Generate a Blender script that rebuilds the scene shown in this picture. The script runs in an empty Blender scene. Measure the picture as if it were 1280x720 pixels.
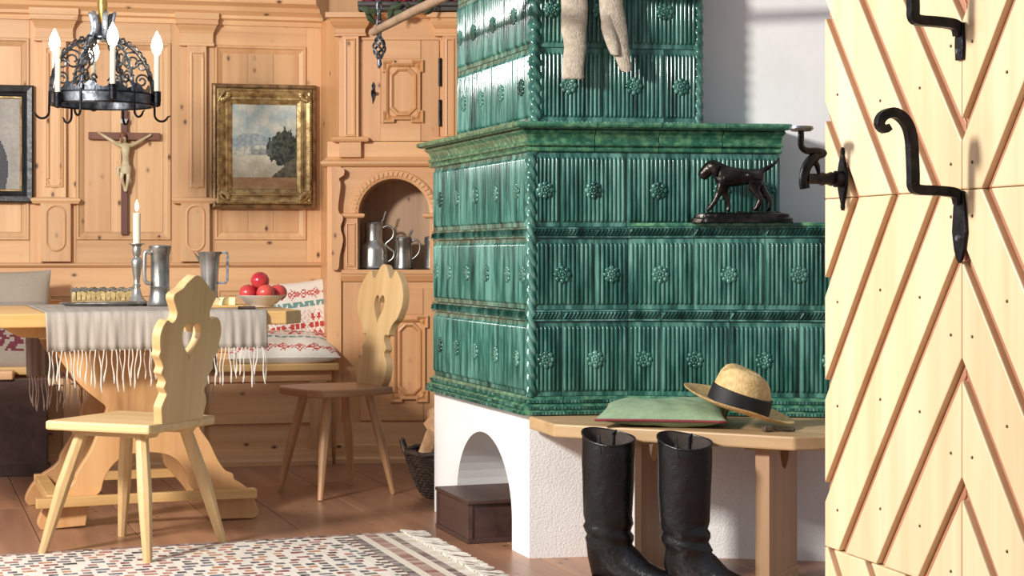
import bpy, bmesh, math, random
from mathutils import Vector, Matrix, noise as mnoise
random.seed(7)
PI = math.pi
scn = bpy.context.scene
COL = scn.collection

# ------------------------------------------------------------------ camera, light, exposure
F = 2100.0; HOR = 320.0; EYE = 1.0          # focal length in px (1280 wide), horizon row, eye height in metres
cam = bpy.data.cameras.new('camera'); camo = bpy.data.objects.new('camera', cam); COL.objects.link(camo)
camo.location = (0, 0, EYE); camo.rotation_euler = (PI/2, 0, 0)
cam.sensor_width = 36; cam.lens = F/1280*36; cam.shift_y = -(360-HOR)/1280
cam.clip_start = .05; cam.clip_end = 60
scn.camera = camo
w = bpy.data.worlds.new('world'); scn.world = w; w.use_nodes = True
bg = w.node_tree.nodes['Background']; bg.inputs[0].default_value = (.88, .90, 1, 1); bg.inputs[1].default_value = .42
kl = bpy.data.lights.new('key_light', 'AREA'); klo = bpy.data.objects.new('key_light', kl); COL.objects.link(klo)  # unseen key lamp at the left, inferred from the way shadows fall
kl.shape = 'RECTANGLE'; kl.size = .55; kl.size_y = .5; kl.energy = 300; kl.color = (1, .965, .91)
klo.location = (-3.05, 2.7, 2.6); klo.rotation_euler = Vector((2.9, 2.8, -1.7)).to_track_quat('-Z', 'Y').to_euler()
al = bpy.data.lights.new('window_light', 'AREA'); alo = bpy.data.objects.new('window_light', al); COL.objects.link(alo)
al.shape = 'RECTANGLE'; al.size = 1.6; al.size_y = 1.4; al.energy = 40; al.color = (1, .96, .9)
alo.location = (-4.2, 4.2, 1.9); alo.rotation_euler = Vector((.93, .3, -.2)).to_track_quat('-Z', 'Y').to_euler()
vs = scn.view_settings; scn.display_settings.display_device = 'sRGB'
vs.view_transform = 'Standard'; vs.look = 'None'; vs.gamma = 1; vs.exposure = 0.0; vs.use_curve_mapping = False

# ------------------------------------------------------------------ helpers: measuring
def at(px, py, Y): return Vector(((px-640)*Y/F, Y, EYE+(HOR-py)*Y/F))
def floorY(py): return F*EYE/(py-HOR)
class Plane:
    """a vertical plane: local x along it, y away from the viewer, z up"""
    def __init__(s, O, deg):
        s.O = Vector((O[0], O[1], 0)); s.a = math.radians(deg)
        s.u = Vector((math.cos(s.a), math.sin(s.a), 0)); s.n = Vector((-math.sin(s.a), math.cos(s.a), 0))
    def at(s, px, py=HOR, y=0.0):
        k = (px-640)/F; o = s.O+s.n*y               # ray (k,1)*Y meets o+u*x
        x = (k*o.y-o.x)/(s.u.x-k*s.u.y); p = o+s.u*x
        return x, EYE+(HOR-py)*p.y/F
    def x(s, px, y=0.0): return s.at(px, HOR, y)[0]
    def z(s, px, py, y=0.0): return s.at(px, py, y)[1]
    def w(s, x, y=0, z=0): return s.O+s.u*x+s.n*y+Vector((0, 0, z))

# ------------------------------------------------------------------ helpers: materials
def srgb(h):
    h = h.lstrip('#'); v = [int(h[i:i+2], 16)/255 for i in (0, 2, 4)]
    return tuple((x/12.92 if x <= .04045 else ((x+.055)/1.055)**2.4) for x in v)
def c4(h): return srgb(h)+(1,)
class NT:
    def __init__(s, name):
        s.m = bpy.data.materials.new(name); s.m.use_nodes = True; s.t = s.m.node_tree
        s.p = s.t.nodes['Principled BSDF']
    def n(s, typ, **kw):
        nd = s.t.nodes.new('ShaderNode'+typ)
        for k, v in kw.items():
            if k.startswith('_'): setattr(nd, k[1:], v)
            else:
                key = k.replace('__', ' '); nd.inputs[int(key[1:]) if key[0] == 'i' and key[1:].isdigit() else key].default_value = v
        return nd
    def l(s, a, b): s.t.links.new(a, b)
    def ramp(s, src, stops):
        r = s.n('ValToRGB'); e = r.color_ramp.elements
        while len(e) < len(stops): e.new(.5)
        for el, (p, c) in zip(e, stops): el.position = p; el.color = c
        s.l(src, r.inputs[0]); return r.outputs[0]
    def mix(s, fac, a, b, mode='MIX'):
        m = s.n('MixRGB', _blend_type=mode)
        for i, v in ((0, fac), (1, a), (2, b)):
            if hasattr(v, 'is_output'): s.l(v, m.inputs[i])
            else: m.inputs[i].default_value = v
        return m.outputs[0]
    def coords(s, scale=(1, 1, 1), rnd=True):
        tc = s.n('TexCoord'); o = tc.outputs['Object']
        if rnd:
            oi = s.n('ObjectInfo'); a = s.n('VectorMath', _operation='MULTIPLY_ADD')
            mm = s.n('MapRange', i3=0.0, i4=37.0); s.l(oi.outputs['Random'], mm.inputs[0])
            cx = s.n('CombineXYZ'); 
            for i in range(3): s.l(mm.outputs[0], cx.inputs[i])
            s.l(o, a.inputs[0]); a.inputs[1].default_value = (1, 1, 1); s.l(cx.outputs[0], a.inputs[2]); o = a.outputs[0]
        mp = s.n('Mapping'); mp.inputs['Scale'].default_value = scale; s.l(o, mp.inputs[0]); return mp.outputs[0]
    def bump(s, h, strength=.3, dist=.01):
        b = s.n('Bump', Strength=strength, Distance=dist); s.l(h, b.inputs['Height']); s.l(b.outputs[0], s.p.inputs['Normal'])
def wood(name, light, dark, axis='z', rough=.45, knots=True, var=.12, knot='#4a2410', fine=26):
    t = NT(name); ax = 'xyz'.index(axis)
    sc = [fine]*3; sc[ax] = fine*.035
    n1 = t.n('TexNoise', Scale=1.0, Detail=5.0, Roughness=.6); t.l(t.coords(sc), n1.inputs[0])
    sc2 = [5.5]*3; sc2[ax] = .45
    n2 = t.n('TexNoise', Scale=1.0, Detail=2.0, Distortion=.6); t.l(t.coords(sc2), n2.inputs[0])
    f = t.n('Math', _operation='MULTIPLY_ADD', i1=.5); t.l(n1.outputs[0], f.inputs[0])
    h = t.n('Math', _operation='MULTIPLY', i1=.5); t.l(n2.outputs[0], h.inputs[0]); t.l(h.outputs[0], f.inputs[2])
    col = t.ramp(f.outputs[0], [(.32, c4(dark)), (.62, c4(light))])
    if knots:
        sk = [10.5]*3; sk[ax] = 6.5
        v = t.n('TexVoronoi', Scale=1.0); t.l(t.coords(sk), v.inputs[0])
        k = t.ramp(v.outputs['Distance'], [(.05, (.9, .9, .9, 1)), (.095, (.22, .22, .22, 1)), (.16, (0, 0, 0, 1))])
        col = t.mix(k, col, c4(knot))
    oi = t.n('ObjectInfo'); mr = t.n('MapRange', i3=1-var, i4=1+var*.6); t.l(oi.outputs['Random'], mr.inputs[0])
    hsv = t.n('HueSaturation'); t.l(mr.outputs[0], hsv.inputs['Value']); t.l(col, hsv.inputs['Color'])
    t.l(hsv.outputs[0], t.p.inputs['Base Color']); t.p.inputs['Roughness'].default_value = rough
    t.bump(n1.outputs[0], .12, .004); return t.m
def plain(name, col, rough=.5, metal=0, var=None, scale=20, bump=0, bscale=None, coat=0, emit=0):
    t = NT(name); t.p.inputs['Roughness'].default_value = rough; t.p.inputs['Metallic'].default_value = metal
    n = t.n('TexNoise', Scale=scale, Detail=4.0); t.l(t.coords(), n.inputs[0])
    t.l(t.ramp(n.outputs[0], [(.35, c4(var or col)), (.65, c4(col))]), t.p.inputs['Base Color'])
    if bump:
        b = t.n('TexNoise', Scale=bscale or scale, Detail=3.0); t.l(t.coords(), b.inputs[0]); t.bump(b.outputs[0], bump, .01)
    if coat: t.p.inputs['Coat Weight'].default_value = coat
    if emit: t.p.inputs['Emission Color'].default_value = c4(col); t.p.inputs['Emission Strength'].default_value = emit
    return t.m
def painted(name, rough=.8, bump=.2, bscale=150, sheen=0):
    t = NT(name); a = t.n('VertexColor', _layer_name='Col')
    n = t.n('TexNoise', Scale=float(bscale), Detail=2.0); t.l(t.coords(rnd=False), n.inputs[0])
    v = t.ramp(n.outputs[0], [(.3, (.82, .82, .82, 1)), (.7, (1, 1, 1, 1))])
    t.l(t.mix(1.0, a.outputs[0], v, 'MULTIPLY'), t.p.inputs['Base Color']); t.p.inputs['Roughness'].default_value = rough
    t.bump(n.outputs[0], bump, .004); return t.m
def glaze(name, a, b, dk, sc=(26, 26, 3.5), lo=.30):
    t = NT(name)
    n = t.n('TexNoise', Scale=1.0, Detail=4.0, Roughness=.6); t.l(t.coords(sc), n.inputs[0])
    col = t.ramp(n.outputs[0], [(lo, c4(dk)), (.46, c4(a)), (.66, c4(b))])
    oi = t.n('ObjectInfo'); mr = t.n('MapRange', i3=.88, i4=1.08); t.l(oi.outputs['Random'], mr.inputs[0])
    hsv = t.n('HueSaturation'); t.l(mr.outputs[0], hsv.inputs['Value']); t.l(col, hsv.inputs['Color'])
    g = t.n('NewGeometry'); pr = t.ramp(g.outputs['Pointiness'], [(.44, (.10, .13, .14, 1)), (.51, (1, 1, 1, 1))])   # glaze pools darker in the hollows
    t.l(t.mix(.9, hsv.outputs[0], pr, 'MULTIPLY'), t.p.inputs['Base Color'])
    t.p.inputs['Roughness'].default_value = .16; t.p.inputs['Specular IOR Level'].default_value = .55
    t.bump(n.outputs[0], .25, .004); return t.m

M = {}
for ax in 'xyz':
    M['pine_'+ax] = wood('pine_grain_'+ax, '#e2b686', '#cb996b', ax, .42)
    M['pale_'+ax] = wood('pale_pine_grain_'+ax, '#dcbc8a', '#c09a66', ax, .4, knots=False)
    M['cab_'+ax] = wood('honey_pine_grain_'+ax, '#dfab76', '#c99060', ax, .42, var=.07)
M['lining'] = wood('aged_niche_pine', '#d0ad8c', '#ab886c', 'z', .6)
M['stool_x'] = wood('shade_toned_pine_seat', '#c89a6e', '#a87a54', 'x', .4, knots=False)  # pine darkened and reddened to put the shade on this seat into its colour
M['stool_z'] = wood('shade_toned_pine_leg', '#c89a6e', '#a87a54', 'z', .4, knots=False)  # same for the legs: their shade is mixed into the wood colour
M['bench_wood'] = wood('beech_bench', '#cfae82', '#b08d64', 'x', .45, knots=False)
M['bench_wood_z'] = wood('beech_bench_upright', '#c49f78', '#a98262', 'z', .45, knots=False)
M['table_wood'] = wood('table_pine', '#e0b87c', '#c6985a', 'x', .38, knots=False)
M['table_wood_z'] = wood('table_pine_upright', '#d8a873', '#c08c5a', 'z', .4, knots=False)
M['floor'] = wood('floor_larch', '#a97c5e', '#805a48', 'y', .33, var=.14, fine=18)
M['door_board'] = wood('door_pine', '#ecd8b2', '#dabd90', 'z', .42, knots=False, var=.06)
M['door_bead'] = wood('door_bead_pine', '#bd8668', '#a36d50', 'z', .45, knots=False, var=.05)
M['grey_wood'] = wood('weathered_stick', '#a58a70', '#7d6350', 'x', .7, knots=False)
M['dark_wood'] = wood('dark_chest_wood', '#5a4038', '#3a2724', 'y', .5, knots=False)
M['cross_wood'] = wood('walnut_cross', '#80503c', '#5d3629', 'z', .5, knots=False)
M['glaze'] = glaze('green_glaze', '#2a5e52', '#649689', '#0f2c27')
M['glaze_dark'] = glaze('green_glaze_trim', '#316853', '#66966f', '#1b4434', (34, 34, 34), .22)
M['plaster'] = plain('white_plaster', '#f1f0ee', .9, var='#e9e8e6', scale=6, bump=.3, bscale=150)
M['plaster_smooth'] = plain('white_limewash', '#f3f2f0', .9, var='#ecebe9', scale=4, bump=.1, bscale=30)
M['iron'] = plain('wrought_iron', '#2a2a2e', .42, .8, var='#15151a', scale=40, bump=.25, bscale=60)
M['nail'] = plain('rusty_nail', '#7d6248', .6, var='#57432f')
M['iron_grey'] = plain('worn_iron', '#7b7f86', .38, .8, var='#404349', scale=30, bump=.2, bscale=50)
M['bronze'] = plain('dark_bronze', '#46403c', .27, .8, var='#1c1918', scale=18, bump=.35, bscale=55)
M['pewter'] = plain('pewter', '#cfcec8', .28, .85, var='#a3a29c', scale=14, bump=.08, bscale=20)
M['pewter_dark'] = plain('dark_pewter', '#aaa9a4', .3, .85, var='#75746f', scale=14, bump=.08, bscale=20)
M['gold'] = plain('aged_gilding', '#cdb27c', .4, .5, var='#8d7046', scale=30, bump=.3, bscale=60)
M['gold_brown'] = plain('brown_gilding', '#a08058', .45, .4, var='#6b5034', scale=25, bump=.3, bscale=60)
M['black_frame'] = plain('black_lacquer_frame', '#26282b', .35, 0, var='#141517', scale=18, bump=.2, bscale=35)
M['leather'] = plain('black_leather', '#131214', .33, 0, var='#080809', scale=9, bump=.4, bscale=32)
M['leather_in'] = plain('boot_lining', '#4b4038', .8, var='#352c27')
M['straw'] = plain('straw', '#e2c48c', .7, var='#cba86c', scale=60, bump=.3, bscale=160)
M['hatband'] = plain('black_ribbon', '#1d1c20', .6, var='#131216', scale=40)
M['green_cloth'] = plain('green_loden', '#8fa585', .95, var='#839a79', scale=50, bump=.2, bscale=220)
M['red_cord'] = plain('dark_red_cord', '#8e3a44', .8, var='#7a2c38')
M['wool'] = plain('grey_wool', '#c2b6a4', .95, var='#aca08d', scale=60, bump=.5, bscale=190)
M['ivory'] = plain('ivory', '#d9cba8', .5, var='#b8a57e', scale=15)
M['wax'] = plain('candle_wax', '#f4ecd6', .5, var='#eee4c8')
M['flame'] = plain('candle_flame', '#ffe0a0', .5, emit=9)
M['bulb'] = plain('lit_bulb', '#fff0d0', .5, emit=22)
M['brass'] = plain('brass_crown', '#c9a95c', .35, .8, var='#8f6f34')
M['apple'] = plain('red_apple', '#b01f30', .25, var='#d65a4a', scale=9)
M['china'] = plain('grey_china', '#d8d0c6', .25, var='#cdc3b8')
M['bread'] = plain('apple_slice_flesh', '#efe2b4', .6, var='#e2cf95')
M['wicker'] = plain('dark_wicker', '#4a3a30', .6, var='#2b211c', scale=40)
M['log'] = plain('pale_firewood', '#c9a27a', .85, var='#a97f5a', scale=12, bump=.5, bscale=30)
M['fringe'] = plain('linen_thread', '#ded6ca', .9, var='#cfc6b8')
M['flower'] = plain('dried_red_flower', '#a8283e', .7, var='#7e1a30', scale=30)
M['leaf'] = plain('dried_leaf', '#5d6a4a', .8, var='#3f4a35')
M['dark_rail'] = plain('dark_shelf_wood', '#4d4744', .6, var='#3a3533', scale=20)
M['gold_tin'] = plain('yellowed_wicker_tray', '#c8ae76', .5, .2, var='#9b8350', scale=40, bump=.2, bscale=80)
M['linen'] = None
M['painted'] = painted('dyed_textile', .9, .3, 260)
M['canvas'] = painted('oil_paint', .55, .25, 60)
def linen():
    t = NT('grey_linen'); tc = t.coords((1, 1, 1), False)
    w1 = t.n('TexWave', _bands_direction='X', Scale=170.0, Distortion=1.5); t.l(tc, w1.inputs[0])
    w2 = t.n('TexWave', _bands_direction='Z', Scale=170.0, Distortion=1.5); t.l(tc, w2.inputs[0])
    n = t.n('TexNoise', Scale=1.0, Detail=3.0); t.l(t.coords((60, 4, 4), False), n.inputs[0])
    t.l(t.ramp(n.outputs[0], [(.3, c4('#968b80')), (.7, c4('#b6aca1'))]), t.p.inputs['Base Color'])
    t.p.inputs['Roughness'].default_value = .95
    a = t.n('Math', _operation='ADD'); t.l(w1.outputs[0], a.inputs[0]); t.l(w2.outputs[0], a.inputs[1]); t.bump(a.outputs[0], .25, .002); return t.m
M['linen'] = linen()

# ------------------------------------------------------------------ helpers: objects and meshes
def link(o, parent=None, loc=None, rz=None):
    COL.objects.link(o)
    if parent: o.parent = parent
    if loc is not None: o.location = loc
    if rz is not None: o.rotation_euler = (0, 0, rz)
    return o
def tag(o, label=None, cat=None, group=None, kind=None):
    for k, v in (('label', label), ('category', cat), ('group', group), ('kind', kind)):
        if v: o[k] = v
    return o
def thing(name, label, cat, loc=(0, 0, 0), rz=0, group=None):
    o = link(bpy.data.objects.new(name, None), None, loc, rz); o.empty_display_size = .05
    return tag(o, label, cat, group)
class MB:
    def __init__(s): s.v = []; s.f = []; s.mi = []; s.cur = 0
    def add(s, vs, fs):
        b = len(s.v); s.v += [tuple(p) for p in vs]; s.f += [tuple(b+i for i in f) for f in fs]; s.mi += [s.cur]*len(fs); return s
    def box(s, x0, x1, y0, y1, z0, z1):
        return s.add([(x0, y0, z0), (x1, y0, z0), (x1, y1, z0), (x0, y1, z0), (x0, y0, z1), (x1, y0, z1), (x1, y1, z1), (x0, y1, z1)],
                     [(0, 3, 2, 1), (4, 5, 6, 7), (0, 1, 5, 4), (1, 2, 6, 5), (2, 3, 7, 6), (3, 0, 4, 7)])
    def loft(s, rings, caps=True, closed=True):
        n = len(rings[0]); vs = [p for r in rings for p in r]; fs = []
        for i in range(len(rings)-1):
            for j in range(n if closed else n-1):
                k = (j+1) % n; fs.append((i*n+j, i*n+k, (i+1)*n+k, (i+1)*n+j))
        if caps: fs += [tuple(range(n))[::-1], tuple((len(rings)-1)*n+j for j in range(n))]
        return s.add(vs, fs)
    def prism(s, poly, a, b, axis='z'):
        m = {'z': lambda p, h: (p[0], p[1], h), 'y': lambda p, h: (p[0], h, p[1]), 'x': lambda p, h: (h, p[0], p[1])}[axis]
        return s.loft([[m(p, a) for p in poly], [m(p, b) for p in poly]])
    def tube(s, path, r, n=8, closed=False, flat=1.0, up=None, caps=True):
        P = [Vector(p) for p in path]; N = len(P); rr = r if isinstance(r, (list, tuple)) else [r]*N; rings = []
        prev = None
        for i in range(N):
            if closed: t = P[(i+1) % N]-P[i-1]
            else: t = P[min(i+1, N-1)]-P[max(i-1, 0)]
            if t.length < 1e-9: t = Vector((0, 0, 1))
            t.normalize()
            if prev is None:
                a = Vector(up) if up else (Vector((0, 0, 1)) if abs(t.z) < .9 else Vector((0, 1, 0)))
            else: a = prev
            x = a-t*a.dot(t)
            if x.length < 1e-6: x = Vector((1, 0, 0))-t*t.x
            x.normalize(); y = t.cross(x); prev = x; o = PI/n if n == 4 else 0
            rings.append([P[i]+(x*math.cos(2*PI*k/n+o)*flat+y*math.sin(2*PI*k/n+o))*rr[i] for k in range(n)])
        if closed: rings.append(rings[0])
        return s.loft(rings, caps and not closed)
    def lathe(s, prof, n=20, c=(0, 0, 0), sx=1, sy=1):
        rings = [[(c[0]+r*sx*math.cos(2*PI*k/n), c[1]+r*sy*math.sin(2*PI*k/n), c[2]+z) for k in range(n)] for r, z in prof]
        return s.loft(rings)
    def ball(s, c, r, n=10, m=6, sx=1, sy=1, sz=1):
        prof = [(max(r*math.sin(PI*i/m), r*.02), -r*math.cos(PI*i/m)) for i in range(m+1)]
        rings = [[(c[0]+q*sx*math.cos(2*PI*k/n), c[1]+q*sy*math.sin(2*PI*k/n), c[2]+z*sz) for k in range(n)] for q, z in prof]
        return s.loft(rings)
    def mesh(s, name, mat, smooth=None):
        me = bpy.data.meshes.new(name); me.from_pydata(s.v, [], s.f)
        for m_ in (mat if isinstance(mat, (list, tuple)) else [mat]): me.materials.append(m_)
        if any(s.mi): me.polygons.foreach_set('material_index', s.mi)
        bm = bmesh.new(); bm.from_mesh(me); bmesh.ops.recalc_face_normals(bm, faces=bm.faces); bm.to_mesh(me); bm.free()
        if smooth:
            me.polygons.foreach_set('use_smooth', [True]*len(me.polygons)); me.set_sharp_from_angle(angle=math.radians(smooth))
        me.update(); return me
    def build(s, name, mat, parent=None, loc=None, rz=None, bevel=0, smooth=None, subsurf=0, kind=None):
        o = link(bpy.data.objects.new(name, s.mesh(name, mat, smooth)), parent, loc, rz)
        if bevel:
            b = o.modifiers.new('bevel', 'BEVEL'); b.width = bevel; b.segments = 2; b.limit_method = 'ANGLE'; b.angle_limit = math.radians(40)
        if subsurf:
            q = o.modifiers.new('subsurf', 'SUBSURF'); q.levels = q.render_levels = subsurf
            o.data.polygons.foreach_set('use_smooth', [True]*len(o.data.polygons))
        if kind: o['kind'] = kind
        return o
def inst(src, parent, loc, rz=None, name=None):
    o = src.copy(); COL.objects.link(o); o.parent = parent; o.location = loc
    if rz is not None: o.rotation_euler = (0, 0, rz)
    return o
def copy_tree(o, parent=None):
    c = o.copy(); COL.objects.link(c)
    if parent: c.parent = parent
    for ch in list(o.children): copy_tree(ch, c)
    return c
def catmull(pts, sub=6, closed=False):
    P = [Vector(p) for p in pts]; out = []; n = len(P)
    for i in range(n if closed else n-1):
        g = (lambda k: P[k % n]) if closed else (lambda k: P[max(0, min(n-1, k))])
        p0, p1, p2, p3 = g(i-1), g(i), g(i+1), g(i+2)
        for s in range(sub):
            t = s/sub
            out.append(.5*((2*p1)+(p2-p0)*t+(2*p0-5*p1+4*p2-p3)*t*t+(3*p1-p0-3*p2+p3)*t**3))
    if not closed: out.append(P[-1])
    return out
def plate(loops, thick, bevel=0.0):
    """flat board with holes: loops are 2-D outlines in x,z; returns an MB with the front at y=0 and the back at y=thick"""
    cu = bpy.data.curves.new('t', 'CURVE'); cu.dimensions = '2D'; cu.fill_mode = 'BOTH'; cu.extrude = thick/2-bevel; cu.bevel_depth = bevel; cu.bevel_resolution = 1
    if bevel: cu.offset = -bevel
    for lp in loops:
        sp = cu.splines.new('POLY'); sp.points.add(len(lp)-1); sp.use_cyclic_u = True
        for p, q in zip(sp.points, lp): p.co = (q[0], q[1], 0, 1)
    ob = bpy.data.objects.new('t', cu); COL.objects.link(ob); dg = bpy.context.evaluated_depsgraph_get()
    me = bpy.data.meshes.new_from_object(ob.evaluated_get(dg)); mb = MB()
    mb.add([(v.co.x, thick/2-v.co.z, v.co.y) for v in me.vertices], [tuple(p.vertices) for p in me.polygons])
    bpy.data.objects.remove(ob); bpy.data.curves.remove(cu); bpy.data.meshes.remove(me); return mb
def weld(mb, d=1e-4):
    me = bpy.data.meshes.new('t'); me.from_pydata(mb.v, [], mb.f); bm = bmesh.new(); bm.from_mesh(me)
    bmesh.ops.remove_doubles(bm, verts=bm.verts, dist=d); bm.to_mesh(me); bm.free()
    r = MB(); r.add([v.co for v in me.vertices], [tuple(p.vertices) for p in me.polygons]); bpy.data.meshes.remove(me); return r
def arc(cx, cz, r, a0, a1, n=20, rz=None):
    return [(cx+r*math.cos(math.radians(a0+(a1-a0)*i/n)), cz+(rz or r)*math.sin(math.radians(a0+(a1-a0)*i/n))) for i in range(n+1)]
def heart(cx, cz, w, h, n=40):
    out = []
    for i in range(n):
        t = 2*PI*i/n; x = 16*math.sin(t)**3; y = 13*math.cos(t)-5*math.cos(2*t)-2*math.cos(3*t)-math.cos(4*t)
        out.append((cx+x/32*w, cz+(y+2.5)/29*h))
    return out
def molding(mb, prof, xa, xb, ma=0, mb_=0):
    """profile [(out, z)] run along local x, mitred by ma / mb_ (x shift per unit of out)"""
    return mb.loft([[(xa-ma*o, -o, z) for o, z in prof], [(xb+mb_*o, -o, z) for o, z in prof]])
def frame_loop(mb, x0, x1, z0, z1, prof, y=0.0):
    """rectangular mitred frame: prof [(inset, proud)] swept round the rectangle"""
    rings = [[(x0+i, y-h, z0+i), (x1-i, y-h, z0+i), (x1-i, y-h, z1-i), (x0+i, y-h, z1-i)] for i, h in prof]
    return mb.loft(rings, caps=False)
def poly_loop(mb, pts, prof, y=0.0):
    """frame swept round a convex polygon (scaled towards its centre by the inset)"""
    cx = sum(p[0] for p in pts)/len(pts); cz = sum(p[1] for p in pts)/len(pts); n = len(pts); rings = []
    for ins, h in prof:
        r = []
        for i in range(n):
            p0, p, p2 = (Vector(pts[(i+k) % n]) for k in (-1, 0, 1))
            d1 = (p-p0).normalized(); d2 = (p2-p).normalized(); n1 = Vector((-d1.y, d1.x)); n2 = Vector((-d2.y, d2.x))
            b = (n1+n2); b = b/max(b.length_squared, .2)*2 if b.length > 1e-6 else n1
            q = p+b*ins/1.0*1.0 if True else p
            r.append((q.x, y-h, q.y))
        rings.append(r)
    return mb.loft(rings, caps=False)
def rect_loft(mb, x0, x1, yb, prof):
    """stacked mouldings round three sides of a pilaster: prof [(out, z)]"""
    return mb.loft([[(x0-o, -o, z), (x1+o, -o, z), (x1+o, yb, z), (x0-o, yb, z)] for o, z in prof])
def clip(poly, f):
    out = []
    for i in range(len(poly)):
        a, b = poly[i], poly[(i+1) % len(poly)]; fa, fb = f(a), f(b)
        if fa >= 0: out.append(a)
        if fa*fb < 0:
            t = fa/(fa-fb); out.append((a[0]+(b[0]-a[0])*t, a[1]+(b[1]-a[1])*t))
    return out
def colour_grid(name, nx, ny, pos, colfn, mat, parent=None, flat=True, smooth=False, close=False):
    vs = [pos(i/nx, j/ny) for j in range(ny+1) for i in range(nx+1)]; k = nx+1
    fs = [(j*k+i, j*k+i+1, (j+1)*k+i+1, (j+1)*k+i) for j in range(ny) for i in range(nx)]
    me = bpy.data.meshes.new(name); me.from_pydata([tuple(v) for v in vs], [], fs); me.materials.append(mat)
    ca = me.color_attributes.new('Col', 'FLOAT_COLOR', 'CORNER' if flat else 'POINT'); buf = []
    if flat:
        for j in range(ny):
            for i in range(nx): buf += list(colfn((i+.5)/nx, (j+.5)/ny)+(1,))*4
    else:
        for j in range(ny+1):
            for i in range(nx+1): buf += list(colfn(i/nx, j/ny)+(1,))
    ca.data.foreach_set('color', buf)
    if smooth: me.polygons.foreach_set('use_smooth', [True]*len(me.polygons))
    me.update(); return link(bpy.data.objects.new(name, me), parent)
def lerp3(a, b, t): return tuple(a[i]+(b[i]-a[i])*max(0, min(1, t)) for i in range(3))

# planes of the place
W = Plane((-640*8.15/F, 8.15), 12)                       # panelled back wall (origin where the left edge of the view meets it)
CF = Plane((-.155, 8.15), 0)                             # front of the built-in corner cupboard
B0 = Vector((.058, 5.556, 0))                            # stove corner
SL = Plane(B0, -70.6); SF = Plane(B0, 8)
x785 = SF.x(785); P785 = SF.w(x785); SM = Plane(P785, -10)
DR = Plane((.577, 3.1), -73)                             # open plank door
ROOM = math.radians(20)                                  # the boards, table and rug run at this angle

# ------------------------------------------------------------------ floor
floor = tag(MB().box(-5, 6, -2, 12, -.06, -.012).build('floor', M['floor'], rz=ROOM), kind='structure')
x = -3.4; wi = [.30, .27, .33, .29, .31, .26, .34]; k = 0; rf = random.Random(3)
while x < 3.4:
    ww = wi[k % 7]; k += 1; y = 3.6+rf.random()*1.2
    while y < 9.6:
        L = 1.3+rf.random()*1.3
        MB().box(x+.0015, x+ww-.0015, y+.001, min(y+L, 9.7)-.001, -.02, 0).build('floor_plank', M['floor'], floor, bevel=.002); y += L
    x += ww

# ------------------------------------------------------------------ panelled back wall
def wroot(name, pl=W, label=None, cat=None, x0=0, z0=0, y=0, group=None):
    return thing(name, label, cat, pl.w(x0, y, z0), pl.a, group)
wall = tag(MB().box(-1.1, 2.9, .02, .12, 0, 2.62).build('wall_back', M['pine_z'], loc=W.O, rz=W.a), kind='structure')
xe = W.x(403)
panels = []
for pxa, pxb, ya, yb in ((-95, 37, 48, 300), (95, 214, 54, 300), (268, 383, 59, 300)):
    xa, zb = W.at(pxa, yb); xb, zt = W.at(pxb, ya); panels.append((xa, xb, zb, zt))
    frame_loop(MB(), xa, xb, zb, zt, [(0, -.02), (0, .004), (.004, .01), (.012, .010), (.018, .002), (.030, -.004), (.044, -.012), (.05, -.02)]).build('panel_moulding', M['pine_z'], wall)
    n = 3
    for i in range(n):
        a = xa+.04+(xb-xa-.08)*i/n; b = xa+.04+(xb-xa-.08)*(i+1)/n
        MB().box(a+.0006, b-.0006, .006, .02, zb+.04, zt-.04).build('panel_board', M['pine_z'], wall)
ztop, zled = 2.16, .966
for i in range(4):
    a = -.9 if i == 0 else panels[i-1][1]; b = xe if i == 3 else panels[i][0]
    if b > a: MB().box(a+.0008, b-.0008, 0, .02, zled, ztop).build('stile', M['pine_z'], wall, bevel=.0015)
for xa, xb, zb, zt in panels:
    MB().box(xa, xb, 0, .02, zt, ztop).build('rail', M['pine_x'], wall, bevel=.0015)
    MB().box(xa, xb, 0, .02, zled, zb).build('rail', M['pine_x'], wall, bevel=.0015)
for za, zb in ((.40, .64), (.642, .80), (.802, .958)):
    MB().box(-.9, xe, .002, .02, za, zb).build('wainscot_board', M['pine_x'], wall, bevel=.0015)
molding(MB(), [(-.02, .945), (.006, .945), (.018, .955), (.018, .962), (.004, .968), (-.02, .97)], -.9, xe).build('ledge', M['pine_x'], wall)
for pxa, pxb, ya, yb in ((272, 388, 361, 440), (-80, 78, 364, 440)):
    xa, zb = W.at(pxa, yb); xb, zt = W.at(pxb, ya); c = .05
    pts = [(xa, zb), (xb, zb), (xb, zt-.04), (xb-c, zt-.04), (xb-c-.02, zt), (xa+c+.02, zt), (xa+c, zt-.04), (xa, zt-.04)] if pxa < 0 else [(xa, zb), (xb, zb), (xb, zt), (xa, zt)]
    poly_loop(MB(), pts, [(0, 0), (0, .010), (.006, .013), (.014, .006), (.03, .002), (.034, 0)]).build('wainscot_moulding', M['pine_x'], wall)
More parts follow.
